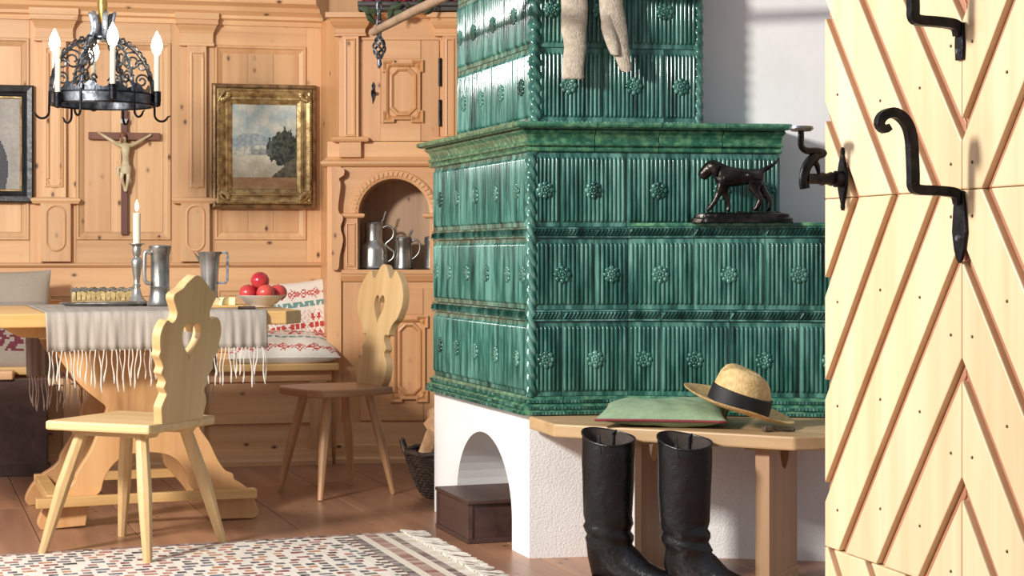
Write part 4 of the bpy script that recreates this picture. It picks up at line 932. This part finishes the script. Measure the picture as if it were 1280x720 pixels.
seat2 = [(-.19, -.15), (-.19, .15), (-.10, .175), (.05, .20), (.17, .19), (.205, .12), (.21, 0), (.205, -.12), (.17, -.19), (.05, -.20), (-.10, -.175)]
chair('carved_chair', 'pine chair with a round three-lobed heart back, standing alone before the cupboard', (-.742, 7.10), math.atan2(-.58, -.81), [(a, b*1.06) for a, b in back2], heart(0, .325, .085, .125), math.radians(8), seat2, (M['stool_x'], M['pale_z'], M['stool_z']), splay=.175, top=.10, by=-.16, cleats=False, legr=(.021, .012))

# ------------------------------------------------------------------ rug
RG = Plane((-.40, 6.05), 20); rw, rl = 2.2, 1.7
rug = thing('woven_rug', 'cream flat-woven rag rug flecked with red and black, fringed at its right end', 'rug', RG.w(0, 0, 0), RG.a)
rr = random.Random(21); cols_ = [srgb(h) for h in ('#17171c', '#7a2f30', '#a3655e', '#4a4349', '#221c22', '#b0764e', '#5a5a66')]
nx_, ny_ = 150, 114; grid = {}
cream = srgb('#e2d9cc')
for jj in range(ny_//3+1):
    row = [lerp3(cream, srgb('#cfc4b6'), rr.random()*.6) for _ in range(nx_)]; i = rr.randint(0, 3)
    while i < nx_:
        if rr.random() < .86:
            L = rr.choice((2, 2, 3)); cc = rr.choice(cols_)
            for k in range(i, min(i+L, nx_)): row[k] = lerp3(cc, cream, rr.random()*.2)
            i += L+rr.choice((1, 1, 2))
        else: i += 2
    base = [lerp3(cream, srgb('#cfc4b6'), rr.random()*.6) for _ in range(nx_)]
    for k in range(3): grid[jj*3+k] = row if k < 2 else base
def rugcol(u, v):
    i, j = min(int(u*nx_), nx_-1), min(int(v*ny_), ny_-1); d = (1-u)*rw; e = (1-v)*rl
    if e < .028: return lerp3(srgb('#4a3640'), srgb('#b59a90'), .5+fb(u*90, v*40, 1, 2))
    if .05 < d < .20:
        k = int((d-.05)/.03); base = [srgb('#5c3a3c'), srgb('#d8cdbc'), srgb('#8b5a50'), srgb('#d8cdbc'), srgb('#4a3640')][min(k, 4)]
        return lerp3(base, srgb('#d8cdbc'), .3+.6*fb(u*10, v*70, 1, 3))
    if d <= .05: return lerp3(srgb('#cfc3b0'), srgb('#e6ddd0'), .5+fb(u*20, v*60, 1, 5))
    if .20 < d < .235: return srgb('#6a4a48') if int(v*60) % 2 else srgb('#d8cdbc')
    return grid[j][i]
cg = colour_grid('weave', nx_, ny_, lambda u, v: (-rw+rw*u, -rl+rl*v, .009+.0012*math.sin(v*ny_*PI)+.0008*fb(u*50, v*50, 1, 2)), rugcol, M['painted'], rug)
MB().box(-rw, 0, -rl, 0, 0, .008).build('backing', M['fringe'], rug)
tm = []
for v_ in range(4):
    m = MB()
    for k in range(3):
        p = [(.0+.016*i, (k-1)*.005+.004*math.sin(i*1.3+v_*2+k), .011-.0013*i+.002*math.sin(i+k)) for i in range(7)]
        m.tube(p, [.0042, .004, .0036, .0036, .003, .0026, .001], 5)
    tm.append(m.mesh('tassel', M['fringe'], 60))
for i in range(58):
    o = link(bpy.data.objects.new('tassel', tm[i % 4]), rug, (-.004, -.012-(rl-.02)*i/58, 0)); o.rotation_euler = (0, 0, rr.uniform(-.45, .35))

# ------------------------------------------------------------------ chest in the arch, wicker basket
ck = Plane((-.153, 5.83), 19)
kt = thing('wooden_chest', 'small dark brown wooden chest pushed into the arch of the white stove base', 'chest', ck.w(0, 0, 0), ck.a)
MB().box(.006, .30, .006, .38, .012, .136).build('body', M['dark_wood'], kt, bevel=.003)
MB().box(-.004, .31, -.006, .392, .136, .150).build('lid', M['dark_wood'], kt, bevel=.003)
m = MB(); m.box(-.003, .31, -.005, .39, 0, .016); m.build('plinth', M['dark_wood'], kt, bevel=.002)
for xx, yy in ((0, 0), (0, .372)): MB().box(xx, xx+.018, yy, yy+.018, .016, .136).build('corner_post', M['dark_wood'], kt, bevel=.002)
bp = at(564, HOR, 6.98); wb = thing('wicker_basket', 'round dark wicker basket of firewood half hidden behind the white stove base', 'basket', (bp.x, 6.98, 0))
Rb = lambda z: .10+.085*min(1, z/.17)**.6
m = MB()
for k in range(30):
    a = 2*PI*k/30; m.tube([(Rb(z)*math.cos(a), Rb(z)*math.sin(a), z) for z in (0.004, .05, .10, .15, .185)], .0045, 5)
m.build('stakes', M['wicker'], wb, smooth=60)
m = MB()
for j in range(15):
    z = .012+.0118*j
    m.tube([((Rb(z)+.005*(1 if (k+j) % 2 else -1))*math.cos(2*PI*k/60), (Rb(z)+.005*(1 if (k+j) % 2 else -1))*math.sin(2*PI*k/60), z) for k in range(60)], .0052, 5, closed=True)
tag(m.build('weave', M['wicker'], wb, smooth=60), kind='stuff')
MB().tube([(.19*math.cos(2*PI*k/40), .19*math.sin(2*PI*k/40), .192+.004*math.cos(k*PI/2)) for k in range(40)], .0115, 8, closed=True).build('rim', M['wicker'], wb, smooth=60)
MB().lathe([(.002, .002), (.10, .002), (.11, .012), (.002, .012)], 20).build('bottom', M['wicker'], wb)
for s in (-1, 1): MB().tube([(s*.19, -.05, .19), (s*.205, -.035, .235), (s*.205, .035, .235), (s*.19, .05, .19)], .009, 8).build('handle', M['wicker'], wb, smooth=60)
for i, (dx, dy, dz, rx_, ry_, L, r) in enumerate(((-.085, -.03, .20, .5, .35, .18, .046), (-.04, .05, .26, -.4, .3, .20, .05), (.05, -.02, .20, .3, -.5, .17, .045), (-.035, -.05, .27, .25, .7, .15, .045))):
    m = MB(); n = 9; rings = []
    for k in range(6):
        rings.append([(r*(1+.16*fb(j*3, k*2.1, 1, i+2))*math.cos(2*PI*j/n), r*(1+.2*fb(j*2, k*1.7, 1, i+6))*math.sin(2*PI*j/n), -L/2+L*k/5) for j in range(n)])
    m.loft(rings); o = m.build('log', M['log'], None, smooth=35); o.location = Vector((bp.x, 6.98, 0))+Vector((dx, dy, dz)); o.rotation_euler = (rx_, ry_, i)
    tag(o, ('pale split log in the wicker basket, nearest its left rim', 'pale split log at the back of the wicker basket', 'pale split log at the right of the wicker basket, by the stove', 'short pale log on top of the wicker basket')[i], 'log', 'firewood in the basket')

# ------------------------------------------------------------------ bench before the stove and what lies on it
BE = Plane((.1307, 5.275), -28.6); ba = BE.a
be = thing('stove_bench', 'pale wooden bench with clipped corners standing against the white stove base', 'bench', (.1307, 5.275, 0), ba)
def b2(p): d = Vector((p[0], p[1], 0))-BE.O; return (d.dot(BE.u), d.dot(BE.n))
xe_ = BE.x(993)
lc0 = SF.w(.012, -.008); top = [(0, 0), (xe_, 0), (xe_+.10, .09), (xe_+.12, .30), b2(SM.w(SM.x(1060), -.008)), b2(SM.w(.0, -.008)), b2(lc0)]
l0_ = b2(at(661, HOR, 5.53)); top.append((l0_[0], l0_[1]))
zbn = .473
MB().prism(top, zbn-.042, zbn).build('seat', M['bench_wood'], be, bevel=.006)
for px in (793, 944):
    xx = BE.x(px, .05); xw = .045 if px > 900 else .025
    yb_ = .30 if px > 900 else .24
    lp = [(.05, 0), (yb_, 0), (yb_, zbn-.043)]+[(yb_*.62+a, zbn-.043+b) for a, b in arc(0, 0, .042, 0, -180, 14, rz=.075)]+[(.05, zbn-.043)]
    MB().prism(lp, xx, xx+xw, 'x').build('leg', M['bench_wood_z'], be, bevel=.002)
    MB().box(xx-.03, xx+xw+.03, .04, yb_*.5, zbn-.052, zbn-.042).build('cleat', M['bench_wood'], be, bevel=.002)
    if px > 900: MB().box(xx-.004, xx+xw+.006, .045, yb_, 0, .045).build('foot', M['bench_wood'], be, bevel=.002)
cu = pillow('loden_cushion', .40, .34, .075, lambda u, v: srgb('#8fa585'), M['painted'], seed=12, wrinkle=.008, back='#8a9c80')
cu.data.materials.clear(); cu.data.materials.append(M['green_cloth'])
pc = at(832, HOR, 5.27)
tag(cu, 'flat sage-green cushion with dark red piping lying on the stove bench', 'cushion'); cu.location = (pc.x, 5.285, zbn+.037); cu.rotation_euler = (math.radians(3), 0, math.radians(-10))
pts = []
for i in range(60):
    s_ = i/60*4; e_ = int(s_); f_ = s_-e_; a, b = [(-1+2*f_, -1), (1, -1+2*f_), (1-2*f_, 1), (-1, 1-2*f_)][e_]
    pts.append((a*.20*(1-.05*(1-b*b)), b*.17*(1-.05*(1-a*a)), -.004))
MB().tube(pts, .0042, 6, closed=True).build('piping', M['red_cord'], cu, smooth=60)
# hat
ph = at(921, 0, 5.17); hat = thing('straw_hat', 'pale straw hat with a black ribbon, tilted on the edge of the green cushion', 'hat', (ph.x, 5.16, zbn+.058))
hat.scale = (1.09, 1.09, 1.06); hat.rotation_euler = (math.radians(8), math.radians(17), math.radians(8))
n = 48; rings = []
for r, z in ((.084, .004), (.10, .002), (.12, .0), (.14, .0), (.158, .003), (.160, .006), (.157, .007), (.14, .004), (.12, .004), (.10, .006), (.084, .008)):
    ring = []
    for k in range(n):
        a = 2*PI*k/n; lift = .020*((r-.084)/.076)**1.5*(abs(math.sin(a))**2)*(1) - .006*((r-.084)/.076)*abs(math.cos(a))+.02*max(0, -math.cos(a))**3*((r-.084)/.076)+.016*max(0, math.cos(a))**3*((r-.084)/.076)
        ring.append((r*1.03*math.cos(a), r*.92*math.sin(a), z+lift))
    rings.append(ring)
MB().loft(rings, caps=False).build('brim', M['straw'], hat, smooth=70)
rings = []
for r, z in ((.086, .003), (.085, .03), (.082, .06), (.077, .09), (.070, .108), (.058, .116), (.04, .114), (.02, .108), (.002, .106)):
    ring = []
    for k in range(n):
        a = 2*PI*k/n; x_, y_ = r*1.02*math.cos(a), r*.9*math.sin(a)
        f_ = max(0, (z-.05)/.066); pin = 1-.20*f_*max(0, math.cos(a))**2; dent = .022*f_*math.exp(-(y_/.022)**2) if z > .09 else 0
        ring.append((x_*pin, y_*(1-.28*f_*max(0, math.cos(a))), z-dent+.006*f_*(-math.cos(a))))
    rings.append(ring)
MB().loft(rings, caps=False).build('crown', M['straw'], hat, smooth=70)
MB().loft([[(r*1.02*math.cos(2*PI*k/n), r*.9*math.sin(2*PI*k/n), z) for k in range(n)] for r, z in ((.086, .006), (.0895, .007), (.0875, .052), (.083, .054))], caps=False).build('ribbon', M['hatband'], hat, smooth=50)
pk = at(966, 0, 5.03); kn = thing('knotted_cord', 'small grey knotted cord with a silvery clasp lying beside the hat brim', 'cord', (pk.x, 5.03, zbn))
m = MB(); m.tube([(-.03+.0012*i, .012*math.sin(i*.9), .010+.007*math.sin(i*1.7)) for i in range(26)], .0042, 6); m.build('knot', M['pewter_dark'], kn, smooth=60)
m = MB(); m.tube([(-.005, .0, .008), (.02, .004, .006), (.045, -.004, .0045), (.06, .002, .0045)], .0035, 6); m.ball((.062, .002, .006), .006, 8, 5); m.build('cord', M['wicker'], kn, smooth=60)

# ------------------------------------------------------------------ boots
def boot(label, px, Y, ang, lean, seed):
    p = at(px, HOR, Y); t = thing('riding_boot', label, 'boot', (p.x, Y, 0), ang, 'pair of tall riding boots')
    n = 28; rings = []
    prof = [(.455, -.012, .083, .064), (.44, -.012, .083, .064), (.38, -.013, .082, .063), (.30, -.014, .080, .062), (.22, -.014, .076, .060), (.197, -.013, .074, .058), (.185, -.012, .074, .058), (.172, -.012, .074, .057), (.160, -.010, .074, .056), (.148, -.008, .074, .056), (.136, -.005, .073, .054)]
    for z, x0, rx, ry in prof:
        r_ = []
        for k in range(n):
            a = 2*PI*k/n; wr = 1+.022*fb(math.cos(a)*2+seed, z*9, 1, seed)+(.07*math.sin(z*150+2.2*math.cos(a)+seed) if z < .2 else .012*math.sin(z*40+3*math.sin(a)+seed))
            dz = 0
            r_.append((x0+lean*z+rx*wr*math.cos(a), ry*wr*math.sin(a), z+(.004*math.cos(2*a)-.006*math.cos(a)-.016*math.cos(a+1.1) if z > .43 else 0)))
        rings.append(r_)
    foot_ = [((.0, .112), (.080, .072), .050, .25), ((.026, .084), (.104, .068), .047, .55), ((.062, .062), (.066, .058), .045, .95), ((.105, .046), .043, .045, 1.25), ((.145, .040), .034, .044, 1.4), ((.18, .036), .028, .038, 1.5), ((.205, .032), .020, .025, 1.55), ((.215, .030), .006, .008, 1.57)]
    for (cx_, cz_), ru_, rv_, th in foot_:
        ux, uz = math.cos(th), -math.sin(th)*-1
        r_ = []
        for k in range(n):
            a = 2*PI*k/n; wr = 1+.03*fb(math.cos(a)*3, cx_*20+seed, 1, seed+2)
            ru = ru_ if not isinstance(ru_, tuple) else (ru_[0] if math.cos(a) < 0 else ru_[1])
            xx = cx_+ru*wr*math.cos(a)*math.cos(th); zz = cz_+ru*wr*math.cos(a)*math.sin(th)*1.0
            r_.append((xx, rv_*wr*math.sin(a), max(zz, .014)))
        rings.append(r_)
    MB().loft(rings, caps=False).build('upper', M['leather'], t, smooth=80)
    inn = [[(x*.955-.0, y*.94, z-.001) for x, y, z in rings[0]], [(-.019+(x+.019)*.93, y*.92, z-.06) for x, y, z in rings[0]], [(-.019+(x+.019)*.88, y*.86, z-.14) for x, y, z in rings[0]]]
    m = MB(); m.loft([rings[0], inn[0], inn[1], inn[2]], caps=False); m.add(inn[2], [tuple(range(n))]); m.build('lining', M['leather_in'], t, smooth=50)
    MB().tube([rings[0][k] for k in range(n)], .0034, 6, closed=True).build('top_edge', M['leather'], t, smooth=60)
    so_ = [(-.082, 0)]+[(x, y) for x, y in ((-.075, .030), (-.05, .042), (.0, .038), (.05, .040), (.11, .050), (.16, .050), (.195, .036), (.216, .012))]
    pl = so_+[(x, -y) for x, y in reversed(so_[1:])]
    MB().prism(pl, .010, .022).build('sole', M['leather'], t, bevel=.003)
    hp = [(-.08, 0), (-.074, .030), (-.05, .040), (-.01, .036), (-.01, -.036), (-.05, -.040), (-.074, -.030)]
    MB().prism(hp, 0, .022).build('heel', M['leather'], t, bevel=.002)
    m = MB(); m.tube([(lean*z-.012+(-.0815 if z > .25 else -.077), 0, z) for z in (.45, .40, .36, .32, .28, .24, .21)], .0035, 6); m.build('back_seam', M['leather'], t, smooth=60)
    for s in (-1, 1): MB().tube([(lean*.43-.02, s*.057, .40), (lean*.45-.02, s*.056, .462), (lean*.45-.015, s*.062, .47), (lean*.45-.01, s*.063, .41)], .004, 4).build('pull_strap', M['leather'], t)
    return t
boot('tall black leather riding boot, left of the pair before the stove bench', 765, 5.06, math.radians(-27), .0, 1.3)
boot('tall black leather riding boot, right of the pair before the stove bench', 861, 4.953, math.radians(-27), .0, 4.1)

# ------------------------------------------------------------------ bronze dog on the lower tier
zdog = zA0+.0145
dx0 = at(926, HOR, 5.535)
dg_ = thing('dog_statue', 'dark bronze hound statue on an oval base standing on the lower stove tier', 'statue', (dx0.x, 5.515, zdog), SM.a)
SD = 380.0; qd = lambda px, py: ((px-926)/SD, (277-py)/SD)
m = MB(); m.loft([[(sx_*.168*math.copysign(abs(math.cos(a))**.6, math.cos(a)), sx_*.05*math.copysign(abs(math.sin(a))**.6, math.sin(a)), z) for a in [2*PI*k/40 for k in range(40)]] for sx_, z in ((1.0, 0), (1.0, .012), (.94, .016), (.93, .026), (.80, .031))])
m.build('base', M['bronze'], dg_, smooth=40)
gm = MB(); rr2 = random.Random(4)
for i in range(26): gm.ball((rr2.uniform(-.12, .12), rr2.uniform(-.03, .03), .031), rr2.uniform(.004, .009), 6, 4, 1.4, 1, .6)
gm.build('ground', M['bronze'], dg_, smooth=60)
J = [(944, 219, 0, .0235), (930, 220, 0, .0225), (915, 221, 0, .028), (902, 221, 0, .030), (897, 212, 0, .021), (890, 206, 0, .0225), (884, 211, 0, .0170), (878, 218, 0, .015), (875, 222, 0, .011),
     (903, 229, -.016, .017), (898, 241, -.018, .0095), (893, 251, -.018, .007), (886, 260.5, -.018, .0065), (882, 262, -.018, .006),
     (903, 230, .016, .017), (905, 242, .018, .0095), (909, 252, .018, .007), (910, 261, .018, .0065), (906, 262.5, .018, .006),
     (945, 225, -.016, .021), (941, 236, -.018, .013), (950, 248, -.018, .0075), (944, 260.5, -.018, .0065), (940, 262, -.018, .006),
     (948, 224, .016, .020), (949, 236, .018, .013), (961, 248, .018, .0075), (960, 260.5, .018, .0065), (956, 262.5, .018, .006),
     (951, 213, 0, .008), (959, 209, 0, .006), (967, 204, 0, .0042), (972.5, 197, 0, .0022)]
pts = [(qd(a, b)[0], y, qd(a, b)[1], r*(1.45 if i_ < 4 else 1.42 if i_ < 9 else 1.3)) for i_, (a, b, y, r) in enumerate(J)]
ed = [(0, 1), (1, 2), (2, 3), (3, 4), (4, 5), (5, 6), (6, 7), (7, 8), (3, 9), (9, 10), (10, 11), (11, 12), (12, 13), (3, 14), (14, 15), (15, 16), (16, 17), (17, 18), (0, 19), (19, 20), (20, 21), (21, 22), (22, 23), (0, 24), (24, 25), (25, 26), (26, 27), (27, 28), (0, 29), (29, 30), (30, 31), (31, 32)]
skin('hound', pts, ed, M['bronze'], dg_)
for s in (-1, 1):
    m = MB(); e0 = qd(891, 202); e1 = qd(897, 208); e2 = qd(896, 220)
    m.tube([(e0[0], s*.020, e0[1]), (e1[0], s*.031, e1[1]), (e2[0]-.004, s*.032, e2[1])], [.007, .014, .008], 8, flat=.6); m.build('ear', M['bronze'], dg_, smooth=60)
m = MB(); c_ = qd(897, 214); m.tube([(c_[0]+.004*math.sin(a)-.016*math.sin(a)*.5, .0225*math.cos(a), c_[1]+.018*math.sin(a)) for a in [2*PI*k/18 for k in range(18)]], .0035, 6, closed=True); m.build('collar', M['bronze'], dg_, smooth=60)

# ------------------------------------------------------------------ drying poles, chain pendant, hanging socks
pend = Vector(at(467, 40, 6.5)); zp = pend.z
far = pend; pd = SL.u
near = far+pd*1.35
o = MB(); o.tube([(0, 0, 0), tuple(pd*.5+Vector((0, 0, .003))), tuple(pd*1.0), tuple(pd*1.35)], [.0155, .0165, .017, .017], 10); o = o.build('drying_pole', M['grey_wood'], loc=far, smooth=50)
tag(o, 'weathered round wooden pole beside the stove, slanting out of the picture at top', 'pole')
fp = TF.w(-.30, -.11); o = MB(); o.tube([(0, 0, 0), tuple(TF.u*1.1)], .0165, 10); o = o.build('drying_pole', M['grey_wood'], loc=(fp.x, fp.y, zp+.034), smooth=50)
tag(o, 'wooden pole just above the picture that the wool socks hang over', 'pole')
hk = Vector(at(474, 36, 6.46)); hc = thing('chain_pendant', 'iron chain with a twisted cage drop hanging from the wooden pole end', 'chain', (hk.x, hk.y, 0))
def linkring(c, r, h, rot, th=.004): return [(c[0]+r*math.cos(a)*math.cos(rot), c[1]+r*math.cos(a)*math.sin(rot), c[2]+h*math.sin(a)) for a in [2*PI*k/14 for k in range(14)]]
for i in range(14):
    z = zp+.03+.032*i; MB().tube(linkring((0, 0, z), .009, .021, (i % 2)*PI/2+.5), .0042, 6, closed=True).build('link', M['iron_grey'], hc, smooth=60)
MB().tube(linkring((0, 0, zp), .026, .030, 1.9), .0045, 6, closed=True).build('pole_ring', M['iron_grey'], hc, smooth=60)
zc_ = EYE+(HOR-61)*6.46/F; m = MB()
m.tube([(.0, 0, zp-.028), (.003, 0, zc_+.055)], .005, 6); m.tube([(0, 0, zc_-.04), (.002, 0, zc_-.06), (-.002, 0, zc_-.075)], [.007, .010, .003], 8); m.build('stem', M['iron_grey'], hc, smooth=60)
for k in range(5):
    MB().tube([(.024*math.sin(PI*t)*math.cos(2*PI*k/5+t*4.5), .024*math.sin(PI*t)*math.sin(2*PI*k/5+t*4.5), zc_+.055-.10*t) for t in [i/14 for i in range(15)]], .0045, 6).build('cage_wire', M['iron_grey'], hc, smooth=60)
def sock(label, px, Y, secs, rz=0, seed=1.0):
    p = at(px, HOR, Y); t = thing('wool_sock', label, 'sock', (p.x, Y, 0), rz, 'wool socks hung over the pole'); n = 20; rings = []
    for sx_, py, rx, ry, dy in secs:
        c = at(sx_, py, Y)
        rings.append([(c.x-p.x+rx*(1+.10*fb(math.cos(2*PI*k/n)*2, py*.09, 1, seed))*math.cos(2*PI*k/n), dy+ry*(1+.22*fb(math.sin(2*PI*k/n)*2, py*.08, 1, seed+4))*math.sin(2*PI*k/n), c.z+.004*fb(k*.7, py*.1, 1, seed)) for k in range(n)])
    MB().loft(rings).build('knit', M['wool'], t, smooth=75); return t
Ys = (TF.w(.22, -.085)).y
t = sock('grey wool sock hanging straight with its broad cuff lowest, left of the two', 717, Ys, [(716, -28, .030, .020, -.02), (716, -18, .040, .018, -.012), (717, -6, .044, .018, .004), (718, 8, .043, .018, .006), (718, 24, .043, .019, .006), (717, 38, .042, .019, .006), (718, 48, .037, .017, .007), (719, 58, .037, .015, .008), (718, 72, .038, .014, .008), (717, 86, .037, .014, .008), (717, 97, .0365, .014, .008), (717, 98.5, .034, .011, .008)], 0, 2)
Y2 = (TF.w(.36, -.085)).y
t = sock('grey wool sock with a folded heel and two hanging ends, right of the two', 767, Y2, [(763, -28, .030, .020, -.02), (763, -18, .036, .018, -.012), (764, -4, .038, .018, .004), (764, 10, .040, .019, .006), (766, 24, .042, .020, .006), (770, 36, .040, .019, .007), (773, 48, .031, .016, .008), (776, 60, .026, .014, .008), (779, 74, .025, .013, .008), (782, 84, .022, .012, .008), (783, 89, .014, .009, .008)], 0, 5)
m = MB(); rings = []
for sx_, py, rx in ((757, 20, .016), (760, 36, .024), (764, 50, .023), (767, 60, .021), (769, 68, .016), (770, 70, .010)):
    c = at(sx_, py, Y2); o_ = at(767, HOR, Y2); rings.append([(c.x-o_.x+rx*math.cos(2*PI*k/14), -.008+.012*math.sin(2*PI*k/14), c.z) for k in range(14)])
m.loft(rings); m.build('folded_end', M['wool'], t, smooth=70)

# ------------------------------------------------------------------ open door with its iron fittings
zs1, zs0, per = EYE+77*2.86/F, EYE-363*3.1/F, 0
per = zs1-zs0; sc_ = DR.x(1202); DW = 2*sc_
door = tag(MB().box(.004, DW, .012, .05, .01, 2.05).build('door_1', M['door_bead'], loc=DR.O, rz=DR.a), kind='structure')
SLP = 1.38; g0 = .118; gsp = .137; gw = .0125
def strip(xa, xb, za, zb, sgn, name_mat):
    """boards of one field: grooves z = zref + sgn*SLP*(x-xk), xk = g0+k*gsp at the mitre line"""
    pass
nail = MB(); nail.lathe([(.0012, -.001), (.0028, .0), (.0023, .0016), (.0006, .0022)], 8); nm_ = nail.mesh('nail', M['nail'], 60)
fields = []
for j in range(-1, 3):
    za, zb = zs0+per*j, zs0+per*(j+1); za, zb = max(za, .012), min(zb, 2.05)
    if zb-za < .05: continue
    for half in (0, 1): fields.append((za, zb, j, half))
# grooves of the field above zs1 fall to the right on the left half ("\"), below it they rise to the right ("/")
for za, zb, j, half in fields:
    up = (j % 2 == 1)                       # field whose lower edge is zs1
    zref = zs1 if j >= 0 else zs0
    if j == 2: zref = zs1+2*per-per
    if j == 2: zref = zs0+2*per
    zref = {-1: zs0, 0: zs1, 1: zs1, 2: zs1+per}[j]
    down = j in (1, -1)                     # "\" on the left half
    sg = -1 if down else 1
    shift = {-1: g0+per/SLP % gsp, 0: g0, 1: g0, 2: g0+.06}[j]
    if j == -1: shift = .022
    xa_, xb_ = (0, sc_) if half == 0 else (sc_, DW)
    mir = (lambda x: x) if half == 0 else (lambda x: 2*sc_-x)
    # in mirrored coordinates every field is the left half
    for k in range(-14, 14):
        x1_, x2_ = shift+gsp*k, shift+gsp*(k+1)
        f = lambda p, c: (p[0]-c)-sg*(p[1]-zref)/SLP           # 0 on the groove through c
        rect = [(0.0, za+.0006), (sc_-.0006, za+.0006), (sc_-.0006, zb-.0006), (0.0, zb-.0006)]
        poly = clip(clip(rect, lambda p: f(p, x1_)-gw), lambda p: -(f(p, x2_)-(-gw)))
        if len(poly) > 2:
            xs_ = [p[0] for p in poly]; 
            if max(xs_)-min(xs_) > .004:
                pp_ = [(mir(a), b) for a, b in poly]
                if half: pp_ = pp_[::-1]
                MB().prism(pp_, 0, .014, 'y').build('door_board', M['door_board'], door, bevel=.0025)
                for cx_ in (.050, .205, .335, .43):
                    zz = zref+sg*SLP*(cx_-(x1_+x2_)/2)
                    if za+.02 < zz < zb-.02: link(bpy.data.objects.new('nail', nm_), door, (mir(cx_), 0, zz)).rotation_euler = (PI/2, 0, 0)
        bead = clip(clip(rect, lambda p: f(p, x1_)+gw*.62), lambda p: -(f(p, x1_)-gw*.62))
        if len(bead) > 2 and max(p[0] for p in bead)-min(p[0] for p in bead) > .003:
            pp_ = [(mir(a), b) for a, b in bead]
            if half: pp_ = pp_[::-1]
            MB().prism(pp_, .009, .014, 'y').build('door_bead', M['door_bead'], door, bevel=.002)
def dz(px, py, d=0.0): s_ = DR.at(px, py, -d); return s_
def hook_handle(z0, name, label, short=0):
    xh = DR.x(1202); t = thing(name, label, 'door handle', DR.w(xh, 0, z0), DR.a)
    pl = [(-.010, .075), (.010, .075), (.016, .05), (.020, .01), (.014, -.018), (.007, -.034), (0, -.04), (-.007, -.034), (-.014, -.018), (-.020, .01), (-.016, .05)]
    if short: pl = [(-.010, .075), (.010, .075), (.012, .04), (.010, .016), (-.010, .016), (-.012, .04)]
    MB().prism(pl, -.006, 0, 'y').build('plate', M['iron'], t, bevel=.0015)
    MB().tube([(0, -.006, .03*short), (0, -.010, .03*short)], [.006, .004], 8).build('rivet', M['iron_grey'], t, smooth=50)
    path = [(0, -.004, .055), (0, -.008, .068), (0, -.02, .073), (0, -.05, .075), (0, -.078, .076), (0, -.086, .082), (0, -.0865, .098), (0, -.088, .13), (0, -.090, .156), (0, -.096, .176), (0, -.108, .190), (0, -.124, .196), (0, -.140, .190), (0, -.146, .178), (0, -.138, .169), (0, -.128, .174)]
    path = [tuple(p) for p in catmull(path, 3)]
    n_ = len(path); MB().tube(path, [.011 if i < n_*.75 else .011-.004*(i/n_-.75)/.25 for i in range(n_)], 4, up=(1, 0, 0)).build('bar', M['iron'], t, bevel=.0012)
    return t
# heights from the photograph: rivet rows
Yh = DR.w(DR.x(1202)).y
zr = EYE+(HOR-290)*Yh/F
hook_handle(zr-.01, 'hook_handle', 'black wrought-iron hook handle with scrolled tip at the middle of the plank door')
hook_handle(zr-.01+210*Yh/F, 'hook_handle', 'black wrought-iron hook handle at the top of the door, cut by the picture edge', 1)
xl_ = DR.x(1055); Yl = DR.w(xl_).y; zl_ = EYE+(HOR-224)*Yl/F
lt = thing('door_latch', 'black iron thumb latch with a round press plate at the door edge', 'door latch', DR.w(xl_, 0, zl_), DR.a)
kk = 2100/Yl
dia = [(0, .058), (.004, .050), (.003, .044), (.010, .030), (.016, .010), (.016, -.010), (.010, -.028), (.003, -.044), (.004, -.050), (0, -.057), (-.004, -.050), (-.003, -.044), (-.010, -.028), (-.016, -.010), (-.016, .010), (-.010, .030), (-.003, .044), (-.004, .050)]
MB().prism(dia, -.006, 0, 'y').build('plate', M['iron'], lt, bevel=.001)
m = MB(); pr = [(.004, .004), (.015, .006), (.015, .018), (.010, .022), (.013, .026), (.010, .036), (.0125, .044), (.0095, .052), (.0095, .074), (.004, .076)]
m.loft([[(r*math.cos(2*PI*k/16), -d_, r*math.sin(2*PI*k/16)) for k in range(16)] for r, d_ in pr]); m.build('spindle', M['iron'], lt, smooth=40)
m = MB()
m.tube([tuple(p) for p in catmull([(0, -.078, -.018), (0, -.080, 0), (0, -.074, .022), (0, -.060, .037), (0, -.044, .043), (0, -.040, .047), (0, -.052, .050), (0, -.074, .050), (0, -.085, .058), (0, -.0855, .075), (0, -.0855, .088)], 4)], [.010 if i < 14 else .0062 for i in range(41)], 8, up=(1, 0, 0), flat=.8)
m.build('lever', M['iron'], lt, smooth=60)
MB().tube([(0, -.060, .034), (0, -.053, .022), (0, -.050, .008)], [.006, .005, .003], 8).build('catch', M['iron'], lt, smooth=60)
MB().lathe([(.003, .084), (.018, .085), (.022, .089), (.021, .093), (.014, .0925), (.002, .091)], 20, (0, -.085, 0), 1, 1).build('press_plate', M['iron_grey'], lt, smooth=40)
